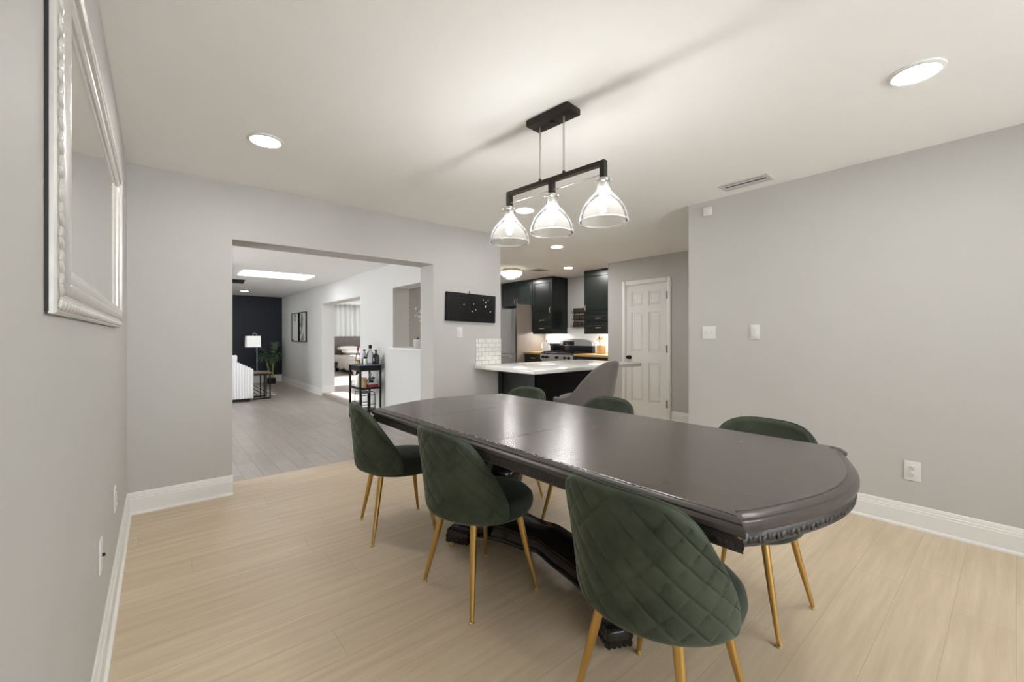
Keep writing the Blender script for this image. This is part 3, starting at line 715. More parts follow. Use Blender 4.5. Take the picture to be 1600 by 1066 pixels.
# ------------------------------------------------------------------ peninsula
PX0, PX1, PY0, PY1 = 2.752, 4.55, 2.956, YB-0.003
tag(MB().b2((PX0, PY0, 0.870), (PX1, PY1, 0.910), 0.004).build('peninsula_countertop', 'quartz'), 'white quartz peninsula countertop overhanging the dark cabinet', 'countertop')
CX0, CX1, CY0 = 3.107, 4.48, 3.318
pc = thing('peninsula_cabinet', 'dark green peninsula base cabinet below the white counter', 'cabinet', (3.8, 3.63, 0))
wb(pc).b2((CX0+0.02, CY0+0.02, 0.10), (CX1-0.02, YB-0.01, 0.869)).build('body', 'cab', pc, False)
wb(pc).b2((CX0+0.05, CY0+0.05, 0.0), (CX1-0.05, YB-0.01, 0.10)).build('toe_kick', 'black_matte', pc, False)
p = wb(pc)   # framed end panel facing the dining room
p.b2((CX0, CY0, 0.10), (CX0+0.02, YB-0.012, 0.869))
for (y0, y1, z0, z1) in [(CY0, CY0+0.07, 0.10, 0.869), (YB-0.082, YB-0.012, 0.10, 0.869), (CY0+0.07, YB-0.082, 0.80, 0.869), (CY0+0.07, YB-0.082, 0.10, 0.18)]: p.b2((CX0-0.010, y0, z0), (CX0, y1, z1))
p.build('end_panel', 'cab', pc, False)
wb(pc).b2((CX0, CY0, 0.10), (CX1, CY0+0.02, 0.869)).build('back_panel', 'black_matte', pc, False)

# subway tile patch: own object space so that rows run up the wall
o = MB().b2((-0.181, -0.147, -0.005), (0.181, 0.147, 0.005)).build('tile_backsplash', 'subway', None, False)
o.location = (2.958, YB-0.005, 1.058); o.rotation_euler = (PI/2, 0, 0)
tag(o, 'small patch of white subway tile at end of back wall above the counter', 'backsplash')
o = MB().b2((-1.15, -0.242, -0.004), (1.15, 0.242, 0.004)).build('tile_backsplash', 'subway_fine', None, False)
o.location = (XK-0.006, 5.50, 1.157); o.rotation_euler = (PI/2, 0, -PI/2)
tag(o, 'white tile backsplash behind the range, lit from under the cabinets', 'backsplash')

# bar stool
bs = thing('bar_stool', 'taupe velvet counter stool with sloping wing back at the peninsula', 'bar stool', (3.20, 2.70, 0), R(96))
mb = MB()   # shell: local +x is the front
NS, NH = 48, 24
ro, ri = [], []
for i in range(NS+1):
    s = -1+2*i/NS; tt = s*R(120)
    a_, b_ = [], []
    for j in range(NH+1):
        h = j/NH
        zb = 0.555+0.02*abs(s)
        up = 0.5*(1+math.cos(PI*min(1, (abs(s)/0.88)**1.6)))
        zt = 0.655+0.355*up
        z = zb+(zt-zb)*h
        k = max(0, (z-0.62)/0.39)
        x = 0.0-0.235*math.cos(tt)-0.085*k*max(0, math.cos(tt*0.6)); y = 0.250*math.sin(tt)*(1-0.10*k)
        if abs(tt) > PI/2: y = 0.250*math.copysign(1, tt)*(1-0.05*(abs(tt)-PI/2)); x = 0.235*1.6*math.sin(abs(tt)-PI/2)
        n = Vector((-math.cos(tt), math.sin(tt), 0)) if abs(tt) < PI/2 else Vector((0, math.copysign(1, tt), 0))
        e = min(1, min(h, 1-h)*(zt-zb)/0.02); th = 0.045*(0.15+0.85*math.sqrt(max(0, 1-(1-e)**2)))
        a_.append(Vector((x, y, z))+n*th/2); b_.append(Vector((x, y, z))-n*th/2)
    ro.append(a_); ri.append(b_)
mb.loops([a_+list(reversed(b_)) for a_, b_ in zip(ro, ri)]); mb.build('backrest', 'taupe', bs, True, 70)
MB().lathe([(0.001, 0.56), (0.19, 0.56), (0.235, 0.575), (0.245, 0.61), (0.235, 0.645), (0.19, 0.662), (0.001, 0.668)], (0.02, 0, 0), 40, 1.02, 0.95).build('seat', 'taupe_back', bs)
for sx in (-1, 1):
    for sy in (-1, 1): MB().tube([(0.13*sx, 0.14*sy, 0.565), (0.21*sx, 0.20*sy, 0.0)], [0.016, 0.010], 10).build('leg', 'black', bs)
MB().tube([(0.185, 0.18, 0.20), (0.185, -0.18, 0.20), (-0.185, -0.18, 0.20), (-0.185, 0.18, 0.20), (0.185, 0.18, 0.20)], 0.007, 8).build('foot_ring', 'black', bs)

# ------------------------------------------------------------------ kitchen cabinets (fronts face -x)
XF = 6.05
def front_panel(mb, x, y0, y1, z0, z1, fw=0.055):
    """framed front in the plane x, facing -x"""
    g = 0.002; y0 += g; y1 -= g; z0 += g; z1 -= g
    mb.b2((x, y0, z0), (x+0.014, y1, z1))
    for (a, b, c, d_) in [(y0, y0+fw, z0, z1), (y1-fw, y1, z0, z1), (y0+fw, y1-fw, z0, z0+fw), (y0+fw, y1-fw, z1-fw, z1)]: mb.b2((x-0.007, a, c), (x, b, d_))
    mb.loops([[(x, y0+fw+0.006, z0+fw+0.006), (x, y1-fw-0.006, z0+fw+0.006), (x, y1-fw-0.006, z1-fw-0.006), (x, y0+fw+0.006, z1-fw-0.006)],
              [(x-0.005, y0+fw+0.02, z0+fw+0.02), (x-0.005, y1-fw-0.02, z0+fw+0.02), (x-0.005, y1-fw-0.02, z1-fw-0.02), (x-0.005, y0+fw+0.02, z1-fw-0.02)]])
    return mb
def pull(parent, x, y, z, vertical, L=0.11):
    m = wb_root(parent)
    h = L/2
    if vertical: m.tube([(x, y, z-h), (x-0.026, y, z-h+0.012), (x-0.030, y, z), (x-0.026, y, z+h-0.012), (x, y, z+h)], [0.006, 0.006, 0.009, 0.006, 0.006], 8)
    else: m.tube([(x, y-h, z), (x-0.026, y-h+0.012, z), (x-0.030, y, z), (x-0.026, y+h-0.012, z), (x, y+h, z)], [0.006, 0.006, 0.009, 0.006, 0.006], 8)
    return m.build('handle', 'brass', parent)
def wb_root(o):
    while o.parent is not None: o = o.parent
    return wb(o)
def cabinet(name, label, y0, y1, z0, z1, xf, xb, fronts, crown=True):
    t = thing(name, label, 'cabinet', ((xf+xb)/2, (y0+y1)/2, z0))
    wb(t).b2((xf+0.016, y0, z0), (xb, y1, z1)).build('body', 'cab', t, False)
    if crown:
        wb(t).b2((xf-0.004, y0, z1-0.045), (xf+0.016, y1, z1)).build('cornice', 'cab', t, False)
        if z0 < 1.5: wb(t).b2((xf, y0, z0-0.022), (xf+0.018, y1, z0)).b2((xf+0.018, y0, z0-0.022), (xb, y0+0.016, z0)).build('light_rail', 'cab', t, False)
    for (kind, a, b, c, d_, hv, hy, hz) in fronts:
        f = front_panel(wb(t), xf, a, b, c, d_, 0.055 if kind == 'door' else 0.028).build(kind, 'cab', t, False)
        pull(f, xf-0.007, hy, hz, hv)
    return t
UT = 2.432; ztop = UT-0.045
cabinet('wall_cabinet', 'dark green double-door cabinet above the refrigerator', 6.525, 7.56, 1.90, UT, XF, XK-0.002,
        [('door', 6.525, 7.04, 1.90, ztop, True, 7.00, 1.99), ('door', 7.04, 7.56, 1.90, ztop, True, 7.08, 1.99)])
cabinet('wall_cabinet', 'tall dark green wall cabinet with two drawers left of the range', 5.957, 6.522, 1.305, UT, XF, XK-0.002,
        [('door', 5.957, 6.522, 1.645, ztop, True, 6.005, 1.76), ('drawer', 5.957, 6.522, 1.475, 1.643, False, 6.25, 1.56), ('drawer', 5.957, 6.522, 1.305, 1.473, False, 6.25, 1.39)])
cabinet('wall_cabinet', 'dark green wall cabinet with two drawers right of the range', 4.50, 5.131, 1.30, UT, XF, XK-0.002,
        [('door', 4.50, 5.131, 1.64, ztop, True, 5.085, 1.75), ('drawer', 4.50, 5.131, 1.47, 1.638, False, 4.80, 1.555), ('drawer', 4.50, 5.131, 1.30, 1.468, False, 4.80, 1.385)])
XB = 5.88
cabinet('base_cabinet', 'dark green base cabinet between refrigerator panel and range', 6.085, 6.58, 0.02, 0.868, XB, XK-0.002,
        [('drawer', 6.085, 6.58, 0.70, 0.866, False, 6.33, 0.79), ('door', 6.085, 6.58, 0.10, 0.698, True, 6.14, 0.58)], False)
cabinet('base_cabinet', 'dark green base cabinet right of the range under the oak worktop', 4.352, 5.215, 0.02, 0.868, XB, XK-0.002,
        [('drawer', 4.352, 5.215, 0.70, 0.866, False, 4.80, 0.79), ('door', 4.352, 5.215, 0.10, 0.698, True, 5.15, 0.58)], False)
tag(MB().b2((XB-0.03, 6.085, 0.870), (XK-0.002, 6.598, 0.910), 0.003).build('oak_worktop', 'butcher'), 'oak worktop left of the range under the kettle', 'worktop')
tag(MB().b2((XB-0.03, 4.350, 0.870), (XK-0.002, 5.215, 0.910), 0.003).build('oak_worktop', 'butcher'), 'oak worktop right of the range under the utensil crock', 'worktop')
tag(MB().b2((5.68, 6.600, 0.0), (XK-0.002, 6.625, 1.895)).build('refrigerator_side_panel', 'panel', None, False), 'tall taupe side panel beside the refrigerator', 'panel')
for (y0, y1, lab) in [(6.0, 6.48, 'thin lit strip under the tall cabinet left of the range'), (4.55, 5.08, 'thin lit strip under the cabinet right of the range')]:
    tag(MB().b2((6.20, y0, 1.2885), (6.26, y1, 1.3)).build('under_cabinet_light', 'undercab', None, False), lab, 'light strip')

# refrigerator
fr = thing('refrigerator', 'stainless steel refrigerator with bottom freezer beside the taupe panel', 'refrigerator', (6.05, 7.08, 0))
wb(fr).b2((5.72, 6.66, 0.03), (XK-0.02, 7.54, 1.79), 0.006).build('body', 'steel', fr)
def bowed(m, z0, z1, xf=5.655):
    ys_ = [6.655+0.89*k/16 for k in range(17)]
    ring = lambda z: [(xf-0.030*(1-((y-7.10)/0.445)**2)+0.018*abs((y-7.10)/0.445)**12, y, z) for y in ys_]+[(5.715, 7.545, z), (5.715, 6.655, z)]
    return m.loops([ring(z0), ring(z1)])
dd = bowed(wb(fr), 0.88, 1.80).build('door', 'steel', fr, True, 40)
wb(fr).tube([(5.62, 7.45, 0.98), (5.57, 7.45, 1.0), (5.57, 7.45, 1.62), (5.62, 7.45, 1.64)], 0.012, 10).build('handle', 'nickel', dd)
d2 = bowed(wb(fr), 0.06, 0.865).build('freezer_drawer', 'steel', fr, True, 40)
wb(fr).tube([(5.63, 6.72, 0.80), (5.575, 6.72, 0.80), (5.575, 7.46, 0.80), (5.63, 7.46, 0.80)], 0.013, 10).build('handle', 'nickel', d2)

# range
rg = thing('gas_range', 'stainless gas range with black cooktop and curved back control panel', 'range', (6.18, 5.65, 0))
RY0, RY1 = 5.222, 6.078
wb(rg).b2((5.87, RY0, 0.03), (XK-0.02, RY1, 0.895)).build('body', 'steel', rg, False)
wb(rg).b2((5.845, RY0+0.01, 0.20), (5.868, RY1-0.01, 0.74), 0.004).build('oven_door', 'steel', rg)
wb(rg).tube([(5.845, RY0+0.08, 0.70), (5.80, RY0+0.08, 0.70), (5.80, RY1-0.08, 0.70), (5.845, RY1-0.08, 0.70)], 0.012, 10).build('handle', 'steel', rg)
cp = wb(rg).b2((5.83, RY0, 0.775), (5.869, RY1, 0.885), 0.006).build('control_panel', 'steel', rg)
for y in (5.31, 5.41, 5.62, 5.89, 5.99): wb(rg).lathe([(0.026, 0), (0.024, -0.028), (0.001, -0.030)], (5.828, y, 0.83), 16, axis='X').build('knob', 'black_matte', cp)
ck = wb(rg).b2((5.835, RY0, 0.896), (XK-0.09, RY1, 0.912), 0.004).build('cooktop', 'black_matte', rg)
gm = wb(rg)
for y in (5.28, 5.42, 5.56, 5.72, 5.86, 6.02): gm.b2((5.87, y-0.006, 0.922), (6.36, y+0.006, 0.938))
for x in (5.90, 6.02, 6.14, 6.26, 6.34):
    gm.b2((x-0.005, RY0+0.03, 0.922), (x+0.005, RY1-0.03, 0.936))
for y in (5.28, 5.65, 6.02):
    for x in (5.89, 6.34): gm.b2((x-0.008, y-0.008, 0.911), (x+0.008, y+0.008, 0.924))
gm.build('grate', 'black', rg, False)
bk = wb(rg)
yb0, yb1 = RY0+0.005, RY1-0.005
prf = []
for k in range(17):
    u = k/16; yy = yb0+(yb1-yb0)*u; prf.append((yy, 1.150+0.030*math.sin(PI*u)-0.04*abs(2*u-1)**6))
bk.loops([[(x, yy, z) for yy, z in prf]+[(x, yb1, 1.046), (x, yb0, 1.046)] for x in (6.385, XK-0.018)])
bk.build('backguard', 'steel', rg, True, 30)
wb(rg).b2((6.395, yb0, 0.912), (XK-0.018, yb1, 1.045)).build('riser', 'screen', rg, False)
wb(rg).b2((6.377, 5.68, 1.055), (6.386, 5.98, 1.135), 0.003).build('display', 'screen', rg)

# kettle, toaster, utensil crock, spice rack
k = thing('kettle', 'white jug kettle on the oak worktop left of the range', 'kettle', (6.10, 6.18, 0.910))
MB().lathe([(0.085, 0), (0.088, 0.01), (0.082, 0.10), (0.062, 0.19), (0.055, 0.215), (0.001, 0.218)], n=28).build('body', 'whiteglaze', k)
MB().tube([(-0.01, 0.055, 0.20), (-0.01, 0.12, 0.19), (-0.01, 0.125, 0.09), (-0.01, 0.082, 0.05)], 0.011, 8).build('handle', 'whiteglaze', k)
MB().sphere((0, 0, 0.228), 0.014, 8, 6).build('lid_knob', 'black', k)
MB().tube([(-0.01, -0.055, 0.165), (-0.01, -0.095, 0.205)], [0.02, 0.012], 8).build('spout', 'whiteglaze', k)
tt_ = thing('canister', 'slim white canister with black lid behind the kettle', 'canister', (6.38, 6.42, 0.910))
MB().lathe([(0.05, 0), (0.052, 0.01), (0.045, 0.17), (0.001, 0.172)], n=20).build('body', 'whiteglaze', tt_)
MB().lathe([(0.03, 0.172), (0.03, 0.20), (0.001, 0.202)], n=16).build('lid', 'black', tt_)
k = thing('toaster', 'black two-slot toaster standing by the range', 'toaster', (6.335, 6.115+0.055, 0.910))
k.location = (6.33, 6.172, 0.910)
o = k
TM[k.name] = Matrix.Translation((6.33, 6.172, 0.910))
MB().box((0, 0, 0.095), (0.24, 0.155, 0.17), bev=0.025).build('body', 'black', k)
MB().box((0, 0.0, 0.006), (0.22, 0.14, 0.012)).build('foot_plate', 'black_matte', k)
for y in (-0.032, 0.032): MB().b2((-0.08, y-0.012, 0.178), (0.08, y+0.012, 0.1815)).build('slot', 'nickel', k)
MB().box((-0.125, 0, 0.12), (0.015, 0.03, 0.012), bev=0.003).build('lever', 'nickel', k)
k = thing('utensil_crock', 'light wooden crock on the oak worktop holding cooking utensils', 'crock', (6.25, 4.90, 0.910))
MB().lathe([(0.075, 0), (0.08, 0.01), (0.085, 0.15), (0.078, 0.15), (0.072, 0.02), (0.001, 0.018)], n=24).build('vessel', 'wooden', k)
for i in range(8):
    a = 2*PI*i/8+0.3; rr = 0.032; L = random.uniform(0.27, 0.36); tl = random.uniform(0.015, 0.04)
    q = thing('cooking_utensil', 'cooking utensil standing in the light wooden crock', 'utensil', (6.25, 4.90, 0.910), 0, 'utensils in the crock')
    x, y = rr*math.cos(a), rr*math.sin(a); ex, ey = x+tl*math.cos(a), y+tl*math.sin(a)
    mt = ('wooden', 'nickel', 'wooden', 'whiteglaze')[i % 4]
    MB().tube([(x, y, 0.03), (ex, ey, L-0.06)], 0.005, 6).build('handle', mt, q)
    MB().sphere((ex+0.008*math.cos(a), ey+0.008*math.sin(a), L-0.03), 1, 8, 6, (0.010, 0.024, 0.04), Euler((0, 0, a))).build('head', mt, q)
k = thing('bottle', 'black-topped oil bottle at the end of the right oak worktop', 'bottle', (6.36, 4.70, 0.910))
MB().lathe([(0.03, 0), (0.032, 0.01), (0.032, 0.15), (0.012, 0.19), (0.012, 0.225)], n=16).build('body', 'whiteglaze', k)
MB().lathe([(0.014, 0.225), (0.014, 0.255), (0.001, 0.257)], n=12).build('cap', 'black', k)

sr = thing('spice_rack', 'black three-tier wire spice rack on kitchen wall beside right cabinet', 'spice rack', (XK, 5.59, 1.42))
SRW = 0.36
def sbar(m, p, q, r=0.004): m.tube([p, q], r, 6)
for tier in range(3):
    z = 1.425+0.135*tier; m = wb(sr); x0_, x1_ = XK-0.005, XK-0.075
    y0_, y1_ = 5.59-SRW/2, 5.59+SRW/2
    for zz in (z, z+0.035):
        sbar(m, (x0_, y0_, zz), (x1_, y0_, zz)); sbar(m, (x1_, y0_, zz), (x1_, y1_, zz)); sbar(m, (x1_, y1_, zz), (x0_, y1_, zz)); sbar(m, (x0_, y0_, zz), (x0_, y1_, zz))
    for kk in range(7):
        yy = y0_+SRW*kk/6; sbar(m, (x0_, yy, z), (x1_, yy, z), 0.003); sbar(m, (x1_, yy, z), (x1_, yy, z+0.035), 0.003)
    m.build('tier', 'black', sr)
for yy in (5.59-SRW/2, 5.59+SRW/2):
    m = wb(sr); sbar(m, (XK-0.005, yy, 1.42), (XK-0.005, yy, 1.79)); m.build('upright', 'black', sr)
j0 = None
for tier in range(3):
    for kk in range(6):
        y = 5.59-SRW/2+0.03+0.06*kk; z = 1.425+0.135*tier+0.0045
        if j0 is None:
            j0 = thing('spice_jar', 'small dark spice jar with black cap on the wire rack', 'jar', (XK-0.040, y, z), 0, 'jars on the spice rack')
            MB().lathe([(0.022, 0), (0.023, 0.004), (0.023, 0.07), (0.001, 0.071)], n=12).build('jar_body', 'amber_dark' if 'amber_dark' in M else plain('brown_spice', (0.10, 0.06, 0.035), 0.2, var=0.4, nscale=80), j0)
            MB().lathe([(0.0235, 0.071), (0.0235, 0.092), (0.001, 0.093)], n=12).build('cap', 'black', j0)
        else: dup(j0, (XK-0.040, y, z), 0, 'small dark spice jar with black cap on the wire rack')

# ------------------------------------------------------------------ living room
sf = thing('sofa', 'white channel-tufted sofa at the left of the living room', 'sofa', (0.82, 10.2, 0))
def ribs(m, x0, x1, y, z0, ztop_fn, n, r, axis='x'):
    for i in range(n):
        u = x0+(x1-x0)*(i+0.5)/n; zt_ = ztop_fn(u)
        m.lathe([(r*0.6, z0), (r, z0+0.02), (r, zt_-r*0.6), (r*0.75, zt_-r*0.2), (r*0.3, zt_)], (u, y, 0) if axis == 'x' else (y, u, 0), 10)
def arm_top(x):
    if x < 1.14: return 0.885
    return 0.755-0.55*(x-1.14)-0.12*max(0, x-1.33)
m = wb(sf)
x0s, x1s = 0.35, 1.40
n = 24
for i in range(n):
    u = x0s+(x1s-x0s)*(i+0.5)/n; r = (x1s-x0s)/n*0.66
    m.lathe([(r*0.7, 0.055), (r, 0.08), (r, arm_top(u)-0.03), (r*0.7, arm_top(u)-0.008), (r*0.25, arm_top(u))], (u, 9.32, 0), 12)
for (xa, xb) in ((x0s, 1.14), (1.141, x1s-0.005)): m.loops([[(xa, yy, 0.07), (xb, yy, 0.07), (xb, yy, arm_top(xb)-0.012), (xa, yy, arm_top(xa)-0.012)] for yy in (9.30, 9.50)])
m.build('arm', 'sofa', sf)
m = wb(sf); m.b2((x0s, 9.40, 0.06), (x1s-0.06, 11.2, 0.30), 0.02); m.build('seat_base', 'sofa', sf)
for k_ in range(2): wb(sf).b2((0.66, 9.52+0.80*k_, 0.30), (x1s-0.05, 10.30+0.80*k_, 0.47), 0.05).build('seat_cushion', 'sofa', sf)
m = wb(sf)
for i in range(14): m.lathe([(0.065, 0.06), (0.075, 0.10), (0.075, 0.80), (0.05, 0.85), (0.01, 0.86)], (0.46, 9.46+0.125*i, 0), 12, 1.6, 1)
m.build('backrest', 'sofa', sf)
m = wb(sf); m.b2((x0s, 11.02, 0.06), (x1s-0.02, 11.2, 0.60), 0.05); m.build('arm', 'sofa', sf)
for (x, y) in [(x0s+0.05, 9.36), (x1s-0.08, 9.36), (x0s+0.05, 11.1), (x1s-0.08, 11.1)]: wb(sf).b2((x-0.03, y-0.03, 0.0), (x+0.03, y+0.03, 0.062)).build('leg', 'black_matte', sf, False)
wb(sf).b2((x0s+0.02, 9.30, 0.025), (x1s-0.05, 9.42, 0.064)).build('plinth_rail', 'black_matte', sf, False)

st_ = thing('side_table', 'brown-topped side table with black legs beside the white sofa', 'side table', (1.56, 9.72, 0))
wb(st_).b2((1.42, 9.50, 0.495), (1.745, 9.95, 0.525), 0.004).build('table_top', 'brownwood', st_)
for (x, y) in [(1.62, 9.52), (1.72, 9.52), (1.62, 9.93), (1.72, 9.93)]: wb(st_).b2((x-0.011, y-0.011, 0), (x+0.011, y+0.011, 0.495)).build('leg', 'black', st_, False)
for y in (9.51, 9.92): wb(st_).b2((1.43, y, 0.0), (1.73, y+0.02, 0.022)).build('floor_bar', 'black', st_, False)

lp = thing('table_lamp', 'tall table lamp with square white shade before the navy wall', 'lamp', (1.525, 9.72, 0.525))
MB().lathe([(0.075, 0), (0.075, 0.012), (0.012, 0.02), (0.001, 0.02)], n=24).build('base', 'nickel', lp)
MB().tube([(0, 0, 0.015), (0, 0, 0.70), (-0.004, 0, 0.745), (-0.035, 0, 0.775), (-0.065, 0, 0.760), (-0.07, 0, 0.70)], 0.009, 10).build('pole', 'teal', lp)
MB().loops([[(-0.07+sx*w_, sy*w_, z) for sx, sy in ((-1, -1), (1, -1), (1, 1), (-1, 1))] for w_, z in [(0.120, 0.495), (0.115, 0.715)]], caps=False).build('lamp_shade', 'shadecloth', lp, False)

rug = thing('rug', 'cream rug with dark stripes on the living room floor', 'rug', (1.2, 11.1, 0))
wb(rug).b2((1.42, 10.09, 0.0), (1.93, 12.25, 0.012)).build('pile', 'rugm', rug, False)
for k_ in range(4): wb(rug).b2((1.47+0.115*k_, 10.12, 0.0121), (1.50+0.115*k_, 12.22, 0.0135)).build('stripe', 'rugline', rug, False)

pl = thing('potted_palm', 'artificial palm in small black pot in the corner by the navy wall', 'potted plant', (2.28, 12.45, 0))
MB().b2((-0.085, -0.085, 0), (0.085, 0.085, 0.15), 0.008).build('pot', 'black_matte', pl)
random.seed(5)
fol = MB()
for k_ in range(11):
    a = 2*PI*k_/11+random.uniform(-0.2, 0.2); Lg = random.uniform(0.30, 0.55); hgt = random.uniform(0.75, 1.15)
    bx_, by_ = 0.05*math.cos(a), 0.05*math.sin(a)
    spine = []
    for q in range(12):
        u = q/11; rr = 0.03+Lg*0.75*u**1.5; zz = 0.35+(hgt-0.35)*math.sin(min(1, u*1.15)*PI/2)-0.16*u**4
        spine.append(Vector((bx_+min(rr, 0.36)*math.cos(a)*(0.40 if math.cos(a) > 0 else 0.9), by_+min(rr, 0.42)*math.sin(a)*(0.6 if math.sin(a) > 0 else 1), zz)))
    fol.tube(spine, 0.005, 5)
    side = Vector((-math.sin(a), math.cos(a), 0))
    for q in range(3, 12):
        for s_ in (-1, 1):
            p0 = spine[q]; dr = (spine[min(q+1, 11)]-spine[q-1]).normalized(); ll = 0.20*(1-abs(q-7)/9)
            p1 = p0+side*s_*ll*0.55+dr*ll*0.55+Vector((0, 0, -0.05)); wv = dr*0.016; up_ = Vector((0, 0, 0.002))
            fol.loops([[p0-wv, p0+wv, p0+up_], [p0.lerp(p1, .5)-wv*1.2, p0.lerp(p1, .5)+wv*1.2, p0.lerp(p1, .5)+up_], [p1-wv*0.1, p1+wv*0.1, p1+up_*0.2]])
fol.build('fronds', 'leaf', pl)
for (x, y, tx, ty) in [(-0.03, 0, -0.10, -0.02), (0.03, 0.0, 0.0, 0.0)]:
    MB().tube([(x, y, 0.14), (x+tx*0.3, y, 0.35), (x+tx, y+ty, 0.62)], [0.022, 0.020, 0.014], 8).build('stem', 'stem', pl)

pm = [art_print_mat(1.3), art_print_mat(4.1)]
for i, (y0, y1, lab) in enumerate([(11.06, 11.72, 'black framed line drawing on living room wall, left one of the pair'), (10.39, 10.97, 'black framed line drawing on living room wall, right one of the pair')]):
    t = thing('framed_picture', lab, 'picture', (XLR, (y0+y1)/2, 1.10), 0, 'pair of framed prints')
    m = wb(t); b_ = 0.018
    m.b2((XLR-0.03, y0, 1.10), (XLR-0.001, y0+b_, 1.80)).b2((XLR-0.03, y1-b_, 1.10), (XLR-0.001, y1, 1.80)).b2((XLR-0.03, y0+b_, 1.10), (XLR-0.001, y1-b_, 1.10+b_)).b2((XLR-0.03, y0+b_, 1.80-b_), (XLR-0.001, y1-b_, 1.80))
    m.build('frame', 'black_matte', t, False)
    wb(t).b2((XLR-0.014, y0+b_, 1.10+b_), (XLR-0.010, y1-b_, 1.80-b_)).build('print', pm[i], t, False)

# bar cart
BX0, BX1, BY0, BY1 = 2.254, 2.555, 6.10, 6.525
bc = thing('bar_cart', 'black metal bar cart with three tiers against the living room wall', 'bar cart', (2.405, 6.31, 0))
wb(bc).b2((BX0-0.035, BY0-0.03, 0.806), (BX1+0.035, BY1+0.02, 0.818), 0.003).build('top_tray', 'teal', bc)
m = wb(bc); m.b2((BX0, BY0, 0.725), (BX1, BY0+0.012, 0.805)).b2((BX0, BY1-0.012, 0.725), (BX1, BY1, 0.805)).b2((BX0, BY0, 0.725), (BX0+0.012, BY1, 0.805)).b2((BX1-0.012, BY0, 0.725), (BX1, BY1, 0.805)); m.build('apron', 'black', bc, False)
for (x, y) in [(BX0, BY0), (BX1, BY0), (BX0, BY1), (BX1, BY1)]:
    wb(bc).box((x, y, 0.413), (0.026, 0.026, 0.785), bev=0.003).build('leg', 'black', bc)
for z in (0.455, 0.12): wb(bc).b2((BX0, BY0, z), (BX1, BY1, z+0.012)).b2((BX0, BY0, z+0.012), (BX1, BY0+0.008, z+0.03)).b2((BX0, BY0, z+0.012), (BX0+0.008, BY1, z+0.03)).build('shelf', 'black', bc, False)
for (x, y) in [(BX0, BY0), (BX1, BY0), (BX0, BY1), (BX1, BY1)]: wb(bc).lathe([(0.022, -0.01), (0.022, 0.01)], (x, y, 0.022), 14, axis='X').build('caster', 'black_matte', bc)

def bottle(loc, label, prof, mat, cap=None, capmat='black', band=None, bandmat='whiteglaze', name='bottle', cat='bottle'):
    t = thing(name, label, cat, loc)
    MB().lathe(prof, n=18).build('body', mat, t)
    if cap: MB().lathe(cap, n=14).build('cap', capmat, t)
    if band: MB().lathe(band, n=18, caps=False).build('label_band', bandmat, t)
    return t
ZT = 0.8185
bottle((2.305, 6.34, ZT), 'bottle with red neck and amber base at left on cart top', [(0.035, 0), (0.037, 0.01), (0.037, 0.05), (0.030, 0.14), (0.013, 0.17), (0.013, 0.20)], 'bottle_glass', [(0.015, 0.195), (0.014, 0.26), (0.001, 0.262)], 'red', [(0.0375, 0.008), (0.0375, 0.048), (0.033, 0.06)], 'amber')
bottle((2.365, 6.20, ZT), 'small white-labelled jar with black lid on cart top', [(0.026, 0), (0.028, 0.01), (0.028, 0.085), (0.001, 0.086)], 'whiteglaze', [(0.029, 0.086), (0.029, 0.115), (0.001, 0.117)])
bottle((2.425, 6.40, ZT), 'tall slim pale bottle with dark neck on cart top', [(0.032, 0), (0.034, 0.01), (0.034, 0.14), (0.014, 0.17), (0.014, 0.19)], 'kraft', [(0.017, 0.19), (0.017, 0.215), (0.001, 0.217)])
bottle((2.470, 6.28, ZT), 'large clear faceted decanter with dark stopper on cart top', [(0.048, 0), (0.054, 0.012), (0.056, 0.10), (0.044, 0.17), (0.02, 0.20), (0.018, 0.23)], 'bottle_glass', [(0.016, 0.23), (0.026, 0.245), (0.024, 0.285), (0.001, 0.29)])
bottle((2.500, 6.14, ZT), 'round dark violet bottle standing in front of the decanter', [(0.045, 0), (0.052, 0.012), (0.056, 0.07), (0.048, 0.13), (0.018, 0.165), (0.016, 0.195)], 'violet', [(0.018, 0.195), (0.018, 0.215), (0.001, 0.217)])
bottle((2.385, 6.30, ZT), 'short purple-liquid glass beside the dark violet bottle', [(0.030, 0), (0.033, 0.01), (0.036, 0.085), (0.033, 0.085), (0.030, 0.015), (0.001, 0.013)], 'violet', name='drinking_glass', cat='glass')
bottle((2.555, 6.22, ZT), 'small grey tumbler at right edge of cart top', [(0.022, 0), (0.026, 0.01), (0.028, 0.065), (0.025, 0.065), (0.022, 0.012), (0.001, 0.01)], 'kraft', name='drinking_glass', cat='glass')
tag(MB().b2((2.23, 6.40, ZT), (2.32, 6.53, ZT+0.012), 0.003).build('folded_napkin', 'whiteglaze'), 'flat white folded napkin on left corner of cart top', 'napkin')
ZS = 0.4675
bottle((2.335, 6.385, ZS), 'white rounded bottle on cart middle shelf', [(0.05, 0), (0.056, 0.012), (0.058, 0.09), (0.03, 0.15), (0.018, 0.17), (0.018, 0.20), (0.001, 0.202)], 'whiteglaze')
bottle((2.30, 6.50, ZS), 'short clear jar behind the white bottle on middle shelf', [(0.03, 0), (0.034, 0.01), (0.034, 0.09), (0.001, 0.092)], 'bottle_glass', name='jar', cat='jar')
bottle((2.335, 6.19, ZS), 'tan cylindrical canister on cart middle shelf', [(0.044, 0), (0.046, 0.006), (0.046, 0.135), (0.001, 0.137)], 'tan', [(0.047, 0.137), (0.047, 0.155), (0.001, 0.157)], 'tan', name='canister', cat='canister')
t = thing('gift_box', 'flat red box with white lid on cart middle shelf', 'box', (2.455, 6.18, ZS))
